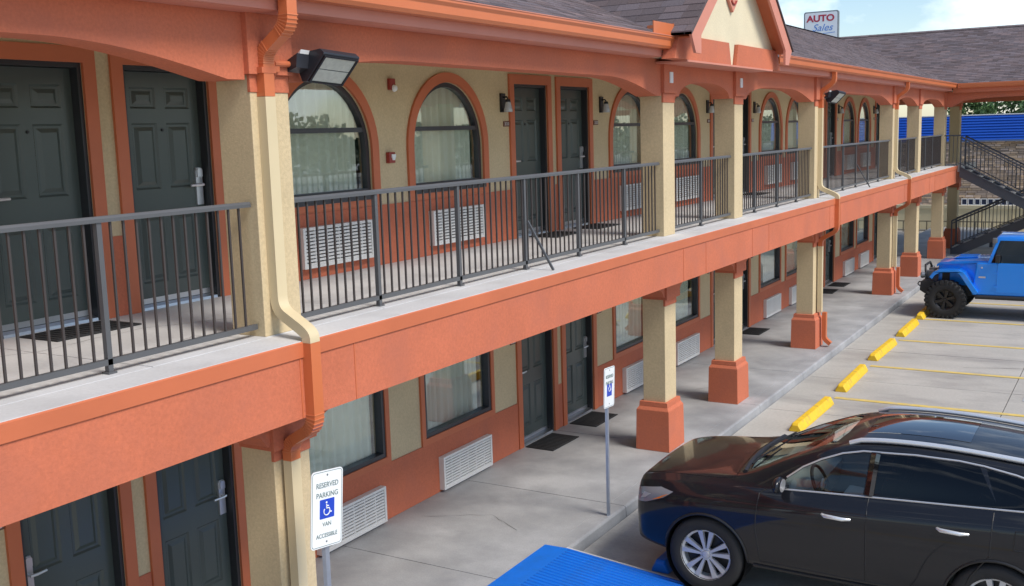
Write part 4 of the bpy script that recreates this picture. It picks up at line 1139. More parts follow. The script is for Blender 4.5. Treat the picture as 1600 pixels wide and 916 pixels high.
    # headlights, wrapped round the corner
    hl = [(-.12, .75), (.12, .79), (.32, .87), (.42, .94), (.28, .96), (.08, .92), (-.12, .85)]
    claim(hl, 'y', 7, lambda f, c: abs(c.y) > .40 and c.x < .46 and f.normal.z < .75)
    am = [(.22, .735), (.36, .80), (.44, .87), (.385, .865), (.30, .80)]
    gr = [(-.15, .45), (.10, .45), (.10, .72), (-.15, .72)]
    claim(gr, 'y', 8, lambda f, c: abs(c.y) < .50 and c.x < .2)
    # doors
    df = [(1.30, .42), (2.235, .40), (2.225, 1.53), (2.05, 1.52), (1.80, 1.43), (1.52, 1.27), (1.36, 1.12), (1.26, 1.05), (1.24, .75)]
    claim(df, 'y', 9, both)
    dr_ = [(2.245, .40), (3.02, .42), (3.10, .62), (3.24, .82), (3.255, 1.16), (3.15, 1.52), (2.245, 1.54)]
    claim(dr_, 'y', 10, both)
    hd = [(.06, .65), (.28, .69), (.55, .72), (.8, .745), (1.0, .74), (.94, 0), (1.0, -.74), (.8, -.745), (.55, -.72), (.28, -.69), (.06, -.65), (.02, -.3), (.0, 0), (.02, .3)]
    claim(hd, 'z', 11, lambda f, c: f.normal.z > .45 and c.x < 1.2)
    # wheel arches
    AX = (.755, 3.295); WR = .372; ar = .405
    for ax in AX:
        circ = [(ax+ar*math.cos(2*PI*k/28), .372+ar*math.sin(2*PI*k/28)) for k in range(28)]
        cut(circ, 'y')
        kill = [f for f in bm.faces if abs(f.calc_center_median().y) > .45 and (f.calc_center_median().x-ax)**2+(f.calc_center_median().z-.372)**2 < (ar*.999)**2]
        bmesh.ops.delete(bm, geom=kill, context='FACES')
    t = thing('black_car', (3.05, 6.80, ZL), 'dark graphite crossover car parked at the kerb in the right foreground', 'car')
    MX = -3.05+.83      # local x shift: car nose at world x = .83
    def take(ix, name, m, off=0, parent=None):
        b2 = bm.copy(); l2 = b2.faces.layers.int['part']
        ixs = ix if isinstance(ix, tuple) else (ix,)
        bmesh.ops.delete(b2, geom=[f for f in b2.faces if f[l2] not in ixs], context='FACES')
        if off:
            b2.normal_update()
            for v in b2.verts: v.co += v.normal*off
        for f in b2.faces: f.smooth = True
        bmesh.ops.translate(b2, verts=b2.verts, vec=(MX, 0, 0))
        me2 = bpy.data.meshes.new(name); b2.to_mesh(me2); b2.free(); me2.materials.append(m)
        return obj(name, me2, parent or t)
    body = take(0, 'body', M['carpaint'])
    take(11, 'hood', M['carpaint'], .003)
    take(4, 'windshield', M['carclear'], -.004)
    take(5, 'sunroof', M['carblackgloss'], .003)
    take(6, 'rear_window', M['carglass'], -.004)
    take(8, 'grille', M['carblack'], -.01)
    def split_sides(ix, name, m, off):
        for s, w_ in ((-1, 'near'), (1, 'far')):
            b2 = bm.copy(); l2 = b2.faces.layers.int['part']
            bmesh.ops.delete(b2, geom=[f for f in b2.faces if f[l2] != ix or f.calc_center_median().y*s < 0], context='FACES')
            b2.normal_update()
            for v in b2.verts: v.co += v.normal*off
            for f in b2.faces: f.smooth = True
            bmesh.ops.translate(b2, verts=b2.verts, vec=(MX, 0, 0))
            me2 = bpy.data.meshes.new(name); b2.to_mesh(me2); b2.free(); me2.materials.append(m)
            o2 = obj(name, me2, t)
            yield s, o2
    dn = {}
    for s, o2 in split_sides(9, 'door', M['carpaint'], .0015): dn['f', s] = o2
    for s, o2 in split_sides(10, 'door', M['carpaint'], .0015): dn['r', s] = o2
    for ix, nm, m in ((1, 'side_window', M['carclear']), (2, 'side_window', M['carglass']), (3, 'quarter_window', M['carglass'])):
        for s, o2 in split_sides(ix, nm, m, -.004): pass
    for s, o2 in split_sides(7, 'headlight', M['headlamp'], .002): dn['h', s] = o2
    S = lambda x, z, s=-1, d=0: (lambda p: None if p is None else Vector((p.x+MX, p.y+s*d, p.z)))(side(x, z, s))
    def run(poly, s, d=0, sub=6, closed=False):
        pts = []
        m = len(poly)
        for i in range(m if closed else m-1):
            a, b = poly[i], poly[(i+1) % m]
            for k in range(sub):
                q = S(a[0]+(b[0]-a[0])*k/sub, a[1]+(b[1]-a[1])*k/sub, s, d)
                if q: pts.append(q)
        if not closed:
            q = S(*poly[-1], s, d)
            if q: pts.append(q)
        return pts
    topl = [(1.50, 1.215), (1.64, 1.325), (1.80, 1.41), (1.98, 1.48), (2.16, 1.518), (2.6, 1.536), (2.95, 1.528), (3.15, 1.508), (3.40, 1.466), (3.62, 1.411), (3.82, 1.339), (4.0, 1.238)]
    botl = [(1.40, 1.105), (1.8, 1.127), (2.2, 1.147), (2.7, 1.17), (3.2, 1.193), (3.6, 1.21), (4.0, 1.227)]
    for s in (-1, 1):
        for ln in (topl, botl): lpart('chrome_trim', MB().tube(run(ln, s, .002), .0085, 6), M['chrome'], t, smooth=.8)
        for poly in ([(2.24, .40), (2.24, 1.14)], [(1.29, .43), (1.245, .75), (1.265, 1.05), (1.33, 1.09)], [(3.02, .42), (3.10, .62), (3.24, .82), (3.255, 1.17)], [(1.29, .41), (2.24, .395), (3.02, .41)],
                     [(3.42, .90), (3.62, .91), (3.63, 1.07), (3.43, 1.06), (3.42, .90)]):
            lpart('panel_gap', MB().tube(run(poly, s, -.001), .006, 5), M['carblack'], t)
        lpart('door_pillar', MB().tube(run([(2.235, 1.16), (2.265, 1.505)], s, -.004), .044, 6), M['carblackgloss'], t, smooth=.8)
        for ax in AX:
            lip = []
            for k in range(25):
                a = R(-28+236*k/24); q = S(ax+(ar+.008)*math.cos(a), .372+(ar+.008)*math.sin(a), s, 0)
                if q: lip.append(q)
            lpart('arch_trim', MB().tube(lip, .014, 6), M['carblack'], t, smooth=.8)
    # hood and windscreen gaps, cowl, wipers
    hg = MB()
    for s in (-1, 1):
        pts = [topz(x, s*y) for x, y in ((.06, .65), (.28, .69), (.45, .71), (.7, .735), (.85, .745), (1.0, .74))]
        hg.tube([Vector((p.x+MX, p.y, p.z)) for p in pts if p], .005, 5)
    lpart('hood_gap', hg, M['carblack'], t)
    cw = MB(); pts = []
    for k in range(13):
        y = -.66+1.32*k/12; p = topz(1.0+.06*abs(y/.66)**2, y); pts.append((p.x+MX, p.y, p.z-.006))
    cw.tube(pts, .028, 6)
    for y0 in (-.50, .08):
        a = topz(1.08, y0); b = topz(1.20, y0+.5); cw.tube([(a.x+MX, a.y, a.z+.018), ((a.x+b.x)/2+MX-.02, (a.y+b.y)/2, (a.z+b.z)/2+.012), (b.x+MX, b.y, b.z+.016)], .008, 5)
    lpart('wiper_cowl', cw, M['carblack'], t, smooth=.8)
    # roof rails
    for s in (-1, 1):
        rr = MB(); pts = []
        for x in [2.02+.1*k for k in range(20)]:
            y = interp(EDGY, x)*.90; p = topz(x, s*y); h = .028 if 2.1 < x < 3.8 else .008
            pts.append((p.x+MX, p.y, p.z+h))
        rr.tube(pts, .024, 8); lpart('roof_rail', rr, M['railsilver'], t, smooth=.8)
    # door handles, mirrors, interior
    for key, (hx, hz) in (('f', (1.98, .955)), ('r', (2.95, .985))):
        for s in (-1, 1):
            hb = MB(); p = S(hx, hz, s)
            hb.tube([(p.x-.125, p.y, p.z+.008), (p.x-.09, p.y+s*.034, p.z+.006), (p.x+.06, p.y+s*.036, p.z), (p.x+.125, p.y, p.z-.006)], [.012, .019, .018, .012], 8)
            lpart('handle', hb, M['railsilver'], dn[key, s], smooth=.9)
    for s in (-1, 1):
        p = S(1.50, 1.135, s); mb = MB()
        sec = []
        mb.tube([(p.x, p.y-s*.02, p.z), (p.x-.01, p.y+s*.10, p.z+.03)], .025, 8)
        cx, cy, cz = p.x-.02, p.y+s*.155, p.z+.055
        vs = []; n1, n2 = 10, 12
        for i in range(n1+1):
            th = PI*i/n1
            for k in range(n2):
                ph = 2*PI*k/n2; vs.append((cx+.062*math.sin(th)*math.cos(ph)*(1 if math.cos(ph) < 0 else .55), cy+.115*math.cos(th), cz+.075*math.sin(th)*math.sin(ph)))
        fs = [(i*n2+k, i*n2+(k+1) % n2, (i+1)*n2+(k+1) % n2, (i+1)*n2+k) for i in range(n1) for k in range(n2)]
        mb.add(vs, fs); mo_ = lpart('mirror', mb, M['carpaint'], t, smooth=1.0)
        lpart('mirror_glass', MB().lathe([(0, .0), (.058, .0), (.058, -.004)], 16, lambda a, b, h: (cx+.036+h, cy+a*1.4, cz+b)), M['chrome'], mo_)
        # amber reflector in the headlight
        q0 = [S(x, z, s, .012) for x, z in ((.19, .83), (.28, .86), (.38, .92), (.31, .89))]
        if all(q0): lpart('turn_signal', MB().add([tuple(v) for v in q0], [(0, 1, 2, 3)]), M['amber'], dn['h', s])
        q0 = [S(x, z, s, .013) for x, z in ((.06, .82), (.12, .84), (.18, .885), (.10, .885))]
        if all(q0): lpart('lens', MB().add([tuple(v) for v in q0], [(0, 1, 2, 3)]), M['rim'], dn['h', s])
    # cabin: floor tub, dash, seats, steering wheel
    it = MB().box(1.0+MX, 4.2+MX, -.70, .70, .42, .50); it.box(1.0+MX, 1.05+MX, -.72, .72, .45, 1.0); it.box(1.05+MX, 4.2+MX, .68, .72, .45, 1.08); it.box(1.05+MX, 4.2+MX, -.72, -.69, .45, 1.06)
    it.prism([(1.05, .6), (1.62, .75), (1.66, 1.0), (1.45, 1.08), (1.2, 1.09), (1.05, 1.0)], [], lambda a, b, q: (a+MX, q, b), -.66, .66)
    it.box(3.9+MX, 4.0+MX, -.7, .7, .5, 1.1)
    lpart('cabin', it, M['cabin'], t)
    def seat(x, y):
        sb = MB()
        sb.prism([(x-.25, .60), (x+.27, .58), (x+.27, .72), (x-.2, .76)], [], lambda a, b, q: (a+MX, q, b), y-.24, y+.24)
        sb.prism([(x+.20, .66), (x+.33, .66), (x+.50, 1.26), (x+.38, 1.28)], [], lambda a, b, q: (a+MX, q, b), y-.23, y+.23)
        sb.prism([(x+.40, 1.29), (x+.50, 1.27), (x+.52, 1.45), (x+.43, 1.46)], [], lambda a, b, q: (a+MX, q, b), y-.13, y+.13)
        lpart('seat', sb, M['seat'], t, bevel=.035)
    seat(1.95, -.36); seat(1.95, .36); seat(2.75, 0)
    cxs, czs = 1.70+MX, 1.04
    n = 20; ax_ = Vector((1, 0, .45)).normalized(); uu = Vector((-.45, 0, 1)).normalized()
    sw = MB().tube([Vector((cxs, -.36, czs))+.185*(math.cos(2*PI*k/n)*Vector((0, 1, 0))+math.sin(2*PI*k/n)*uu) for k in range(n)], .016, 8, closed=True)
    for a in (R(180), R(0), R(270)): sw.tube([Vector((cxs-.01, -.36, czs)), Vector((cxs, -.36, czs))+.18*(math.cos(a)*Vector((0, 1, 0))+math.sin(a)*uu)], .018, 6)
    lpart('steering_wheel', sw, M['carblack'], t, smooth=.9)
    lpart('steering_badge', MB().lathe([(0, .02), (.05, .015), (.06, 0)], 12, lambda a, b, h: (cxs+.01+h, -.36+a, czs+b)), M['rim'], t)
    lpart('rear_view_mirror', MB().box(1.66+MX, 1.69+MX, -.12, .12, 1.36, 1.42).tube([(1.67+MX, 0, 1.41), (1.72+MX, 0, 1.49)], .01, 6), M['carblack'], t, bevel=.008)
    for s in (-1, 1):
        lpart('sill_moulding', MB().tube(run([(1.22, .355), (1.8, .345), (2.4, .345), (2.84, .36)], s, .004), .022, 6), M['carblack'], t, smooth=.8)
    # wheels and dark wheel wells
    for ax in AX:
        for s in (-1, 1):
            lpart('wheel_well', MB().lathe([(ar*.99, .0), (ar*.99, .30), (0, .31)], 28, lambda a, b, h: (ax+MX+a, s*(.93-h) if True else 0, .372+b)), M['carblack'], t)
            wheel(t, 'wheel', (ax+MX, s*.825, WR), WR, .235, s, .250, 5)
    lpart('underbody', MB().box(.3+MX, 4.2+MX, -.60, .60, .24, .31), M['carblack'], t)
    lpart('fog_lamp', MB().lathe([(0, .01), (.045, .008), (.05, 0)], 12, lambda a, b, h: (.04+MX-h, -.66+a, .50+b)), M['headlamp'], t)
M['carblackgloss'] = mat('sunroof_glass', (.006, .006, .008), .05, 0, var=0, coat=1)
M['railsilver'] = mat('roof_rail_silver', (.78, .79, .80), .25, .6, var=0)
crossover()

# ------------------------------------------------------------------ blue off-roader
def offroader():
    t = thing('blue_offroad_car', (2.95, 22.92, ZL), 'bright blue boxy off-road car with big black tyres and winch bumper', 'car')
    D = -2.95+.73
    X = lambda a, b, q: (a+D, q, b)
    # main tub
    tub = [(.36, .62), (.36, 1.26), (1.40, 1.30), (1.42, 1.28), (4.25, 1.28), (4.27, .75), (4.1, .55), (1.15, .52), (.95, .62)]
    b = MB().prism([(1.10, .54), (1.18, 1.27), (4.22, 1.28), (4.25, .75), (4.12, .56)], [], X, -.79, .79); lpart('body', b, M['jeep'], t, bevel=.03)
    # front fenders' inner body + grille + hood
    g = MB()
    def fr(x, hw, z0, z1): return [(x+D, -hw, z0), (x+D, hw, z0), (x+D, hw, z1), (x+D, -hw, z1)]
    g.add(fr(.36, .56, .72, 1.20)+fr(1.20, .66, .72, 1.24), [(0, 1, 2, 3), (4, 7, 6, 5), (0, 4, 5, 1), (1, 5, 6, 2), (2, 6, 7, 3), (3, 7, 4, 0)])
    lpart('nose', g, M['jeep'], t, bevel=.03)
    h = MB(); st = [(.32, .57, 1.19), (.42, .58, 1.255), (.8, .62, 1.285), (1.2, .67, 1.315), (1.43, .71, 1.325)]
    vs = []
    for x, hw, z in st:
        for q in (-1, -.96, -.7, 0, .7, .96, 1): vs.append((x+D, q*hw, z-(.07 if abs(q) == 1 else .02 if abs(q) > .9 else -.012*(1-abs(q)))))
    fs = [(i*7+k, i*7+k+1, (i+1)*7+k+1, (i+1)*7+k) for i in range(4) for k in range(6)]
    h.add(vs, fs); lpart('hood', h, M['jeep'], t, smooth=.6)
    lpart('hood_scoop', MB().prism([(.62, 1.29), (1.15, 1.325), (1.15, 1.345), (.72, 1.33)], [], X, -.28, .28), M['jeep'], t, bevel=.012)
    lpart('hood_gap', MB().box(1.425+D, 1.435+D, -.75, .75, 1.2, 1.30), M['jeepblack'], t)
    gs = MB()
    for k in range(7): gs.box(.345+D, .358+D, -.30+.10*k-.028, -.30+.10*k+.028, .82, 1.14)
    lpart('grille_slots', gs, M['jeepblack'], t)
    for s in (-1, 1):
        lpart('headlight', MB().lathe([(0, .03), (.07, .025), (.09, 0), (.09, -.02)], 16, lambda a, b, q: (.36+D-q, s*.44+a, 1.03+b)), M['headlamp'], t, smooth=.7)
        # fender flare: flat top, sloping back
        prof = [(.22, .93), (.30, 1.04), (.42, 1.10), (.84, 1.115), (.96, 1.06), (1.26, .62), (1.20, .56), (1.13, .60), (.86, 1.00), (.80, 1.045), (.44, 1.03), (.34, .97), (.28, .88)]
        y0, y1 = (-.93, -.60) if s < 0 else (.60, .93)
        lpart('fender', MB().prism(prof, [], X, y0, y1), M['jeep'], t, bevel=.022)
        rp = [(2.98, .62), (3.20, 1.0), (3.32, 1.09), (3.86, 1.09), (4.0, 1.0), (4.12, .70), (4.05, .68), (3.93, .94), (3.82, 1.01), (3.36, 1.01), (3.26, .94), (3.06, .60)]
        y0, y1 = (-.93, -.78) if s < 0 else (.78, .93)
        lpart('fender', MB().prism(rp, [], X, y0, y1), M['jeep'], t, bevel=.02)
        lpart('inner_fender', MB().box(.45+D, 1.12+D, s*.50-.09, s*.50+.09, .55, 1.08), M['jeepblack'], t)
        lpart('rock_rail', MB().tube([(1.18+D, s*.80, .50), (3.05+D, s*.80, .50)], .045, 10), M['jeepblack'], t, smooth=.8)
        # doors
        dz = MB().prism([(1.60, .62), (2.46, .62), (2.46, 1.27), (1.62, 1.27)], [], X, s*.79, s*.802); d = lpart('door', dz, M['jeep'], t, bevel=.006)
        lpart('handle', MB().box(2.26+D, 2.40+D, min(s*.80, s*.83), max(s*.80, s*.83), 1.12, 1.16), M['jeepblack'], d, bevel=.006)
        dz = MB().prism([(2.49, .62), (3.16, .62), (3.28, 1.0), (3.28, 1.27), (2.49, 1.27)], [], X, s*.79, s*.802); d = lpart('door', dz, M['jeep'], t, bevel=.006)
        lpart('handle', MB().box(3.06+D, 3.20+D, min(s*.80, s*.83), max(s*.80, s*.83), 1.12, 1.16), M['jeepblack'], d, bevel=.006)
        lpart('hinge', MB().box(1.55+D, 1.62+D, min(s*.80, s*.82), max(s*.80, s*.82), 1.02, 1.07).box(1.55+D, 1.62+D, min(s*.80, s*.82), max(s*.80, s*.82), .72, .77), M['jeep'], t)
        lpart('fender_badge', MB().box(1.24+D, 1.38+D, min(s*.792, s*.797), max(s*.792, s*.797), .93, .965), M['chrome'], t)
        lpart('fuel_mark', MB().lathe([(0, .006), (.018, .005), (.02, 0)], 12, lambda a, b, q: (1.30+D+a, s*(.791+q), 1.16+b)), M['chrome'], t)
        # mirror
        lpart('mirror', MB().box(1.58+D, 1.67+D, s*.86-.075, s*.86+.075, 1.30, 1.46).tube([(1.64+D, s*.78, 1.27), (1.63+D, s*.84, 1.32)], .02, 6), M['jeepblack'], t, bevel=.015)
        # side light pod at the windscreen pillar
        lpart('side_light', MB().box(1.50+D, 1.60+D, s*.80-.05, s*.80+.05, 1.72, 1.83), M['jeepgrey'], t, bevel=.02)
    # greenhouse: posts, roof, glass
    top = MB()
    def sect(x, hw, z): return [(x+D, -hw, z), (x+D, hw, z)]
    P = lambda x, s, z, hw: Vector((x+D, s*hw, z))
    roof_ = [(1.56, .66), (1.62, .69), (2.4, .70), (3.4, .70), (4.18, .68), (4.24, .62)]
    vs = []
    for x, hw in roof_:
        e = 1 if 1.6 < x < 4.2 else 0
        for q, dz in ((-1, -.045), (-.93, 0), (-.5, .03), (0, .04), (.5, .03), (.93, 0), (1, -.045)): vs.append((x+D, q*hw, 1.84+dz*(1 if e else .6)-(0 if e else .03)))
    n = 7; fs = [(i*n+k, i*n+k+1, (i+1)*n+k+1, (i+1)*n+k) for i in range(len(roof_)-1) for k in range(n-1)]
    top.add(vs, fs); lpart('roof', top, M['jeep'], t, smooth=.6)
    pl = MB()
    for s in (-1, 1):
        for (xa, xb, w_) in ((1.42, 1.60, .06), (2.46, 2.45, .07), (3.30, 3.30, .08), (4.22, 4.18, .10)):
            pl.hexa([P(xa-.005, s, 1.27, .78), P(xa+w_, s, 1.27, .78), P(xa+w_, s, 1.27, .72), P(xa-.005, s, 1.27, .72)], [P(xb-.005, s, 1.81, .695), P(xb+w_, s, 1.81, .695), P(xb+w_, s, 1.81, .64), P(xb-.005, s, 1.81, .64)])
        pl.hexa([P(1.60, s, 1.765, .705), P(4.22, s, 1.765, .705), P(4.22, s, 1.765, .65), P(1.60, s, 1.765, .65)], [P(1.60, s, 1.815, .696), P(4.22, s, 1.815, .696), P(4.22, s, 1.815, .64), P(1.60, s, 1.815, .64)])
    pl.hexa([(1.58+D, -.66, 1.76), (1.64+D, -.66, 1.76), (1.64+D, .66, 1.76), (1.58+D, .66, 1.76)], [(1.60+D, -.66, 1.82), (1.66+D, -.66, 1.82), (1.66+D, .66, 1.82), (1.60+D, .66, 1.82)])
    lpart('cabin_frame', pl, M['jeep'], t)
    gl = MB()
    lpart('windshield', MB().add([P(1.44, -1, 1.30, .70), P(1.44, 1, 1.30, .70), P(1.59, 1, 1.78, .64), P(1.59, -1, 1.78, .64)], [(0, 1, 2, 3)]), M['carglass'], t)
    for s in (-1, 1):
        for xa, xb, xc, xd in ((1.50, 2.46, 2.45, 1.66), (2.53, 3.30, 3.30, 2.52), (3.38, 4.22, 4.18, 3.38)):
            lpart('side_window', MB().add([P(xa, s, 1.275, .765), P(xb, s, 1.275, .765), P(xc, s, 1.77, .69), P(xd, s, 1.77, .69)], [(0, 1, 2, 3)]), M['carglass'], t)
    lpart('rear_window', MB().add([P(4.24, -1, 1.28, .68), P(4.24, 1, 1.28, .68), P(4.22, 1, 1.78, .62), P(4.22, -1, 1.78, .62)], [(0, 1, 2, 3)]), M['carglass'], t)
    lpart('cabin', MB().box(1.5+D, 4.1+D, -.62, .62, 1.0, 1.22).box(2.1+D, 2.3+D, -.60, -.15, 1.0, 1.62).box(2.1+D, 2.3+D, .15, .60, 1.0, 1.62), M['cabin'], t)
    # steel bumper, winch, hooks, hoop
    bp = MB().prism([(.0, .60), (.02, .80), (.20, .84), (.36, .82), (.36, .62), (.12, .52)], [], X, -.80, .80); lpart('bumper', bp, M['jeepblack'], t, bevel=.02)
    lpart('winch', MB().tube([(.12+D, -.18, .90), (.12+D, .18, .90)], .07, 12).box(.04+D, .22+D, -.36, -.18, .82, .99).box(.04+D, .22+D, .18, .36, .82, .99), M['jeepgrey'], t, smooth=.6)
    lpart('bumper_hoop', MB().tube([(.08+D, -.42, .82), (.06+D, -.40, 1.02), (.04+D, -.30, 1.12), (.04+D, .30, 1.12), (.06+D, .40, 1.02), (.08+D, .42, .82)], .026, 8), M['jeepblack'], t, smooth=.9)
    for y in (-.55, .55):
        lpart('tow_hook', MB().tube([(.05+D, y, .76), (-.05+D, y, .76), (-.08+D, y, .71), (-.04+D, y, .67), (.02+D, y, .68)], .018, 8), M['jeepgrey'], t, smooth=.9)
        lpart('fog_light', MB().lathe([(0, .05), (.06, .045), (.075, .02), (.06, -.05)], 14, lambda a, b, q: (.04+D-q, y*1.15+a, .93+b)), M['jeepgrey'], t, smooth=.7)
    lpart('axle', MB().tube([(.57+D, -.75, .42), (.57+D, .75, .42)], .05, 8).tube([(3.59+D, -.75, .42), (3.59+D, .75, .42)], .05, 8).box(.5+D, 4.1+D, -.45, .45, .46, .56), M['jeepblack'], t)
    for ax in (.57, 3.59):
        for s in (-1, 1): wheel(t, 'wheel', (ax+D, s*.83, .425), .425, .30, s, .225, 6, True, M['rimblack'], M['rimdark'])
    lpart('spare_carrier', MB().tube([(4.28+D, 0, .95), (4.52+D, 0, .95)], .36, 24), M['tyre'], t, smooth=.7)
M['rimblack'] = mat('black_alloy', (.03, .03, .034), .3, .5, var=0)
offroader()

# ------------------------------------------------------------------ staircase at the far end
def stairs():
    t = thing('metal_staircase', (1.3, 33.4, ZG), 'dark steel staircase with two flights rising to the far balcony end', 'staircase')
    SLP = .535
    xa, za = .10, -.04; xm = 2.62; zm = za-SLP*(xm-xa)
    def flight(y, x0, z0, x1, z1, nm):
        d = .30
        pts = [(x0, z0), (x1, z1), (x1, z1-d), (x0, z0-d)]
        part('stringer', MB().prism(pts, [], lambda a, b, q: (a, q, b), y-.025, y+.025), M['stair'], t)
        part('stringer_flange', MB().bar((x0, y, z0+.012), (x1, y, z1+.012), .09, .02), M['stair'], t)
    for y in (32.30, 33.35): flight(y, xa, za, xm, zm, 'u')
    xb, zb_ = -.28, -2.80; sl2 = (zm-zb_)/(xm-xb)
    for y in (33.60, 34.65): flight(y, xb, zb_+.05, xm, zm, 'l')
    n = 8
    for k in range(n):
        x = xa+(xm-xa)*(k+.5)/n; z = za-SLP*(x-xa)-.03
        part('tread', MB().box(x-.15, x+.15, 32.33, 33.32, z-.045, z), M['tread'], t, bevel=.004)
        x = xb+(xm-xb)*(k+.5)/n; z = zb_+.05+sl2*(x-xb)-.03
        part('tread', MB().box(x-.16, x+.16, 33.63, 34.62, z-.045, z), M['tread'], t, bevel=.004)
    part('landing', MB().box(xm, xm+1.3, 32.28, 34.68, zm-.12, zm-.02), M['stair'], t)
    for x in (xm+.05, xm+1.2):
        for y in (32.4, 34.55): part('landing_post', MB().box(x-.05, x+.05, y-.05, y+.05, ZG, zm-.12), M['stair'], t)
    def rail(y, x0, z0, x1, z1, nm):
        part('handrail', MB().tube([(x0, y, z0+.93), (x1, y, z1+.93)], .024, 8), M['stair'], t)
        part('handrail', MB().tube([(x0, y, z0+.84), (x1, y, z1+.84)], .015, 8), M['stair'], t)
        part('lower_rail', MB().tube([(x0, y, z0+.10), (x1, y, z1+.10)], .014, 8), M['stair'], t)
        m = int(abs(x1-x0)/.11)
        for k in range(m+1):
            x = x0+(x1-x0)*k/m; z = z0+(z1-z0)*k/m; r_ = .02 if k in (0, m) else .008
            part('picket', MB().box(x-r_, x+r_, y-r_, y+r_, z+(.0 if r_ > .01 else .10), z+.93), M['stair'], t)
    rail(32.30, xa+.02, za, xm, zm, 1); rail(33.35, xa+.02, za, xm, zm, 1)
    rail(33.60, xb+.02, zb_+.05, xm, zm, 1); rail(34.65, xb+.02, zb_+.05, xm, zm, 1)
    part('landing_guard', MB().tube([(CF+.0, 32.25, .93), (xa+.02, 32.25, .93)], .02, 8), M['stair'], t)
    for x in (-.30, -.20, -.09, .02): part('picket', MB().box(x-.008, x+.008, 32.242, 32.258, 0, .93), M['stair'], t)
    part('landing_plate', MB().box(-.33, xa+.02, 32.62, 36, -.20, -.006), M['tread'], t)
stairs()

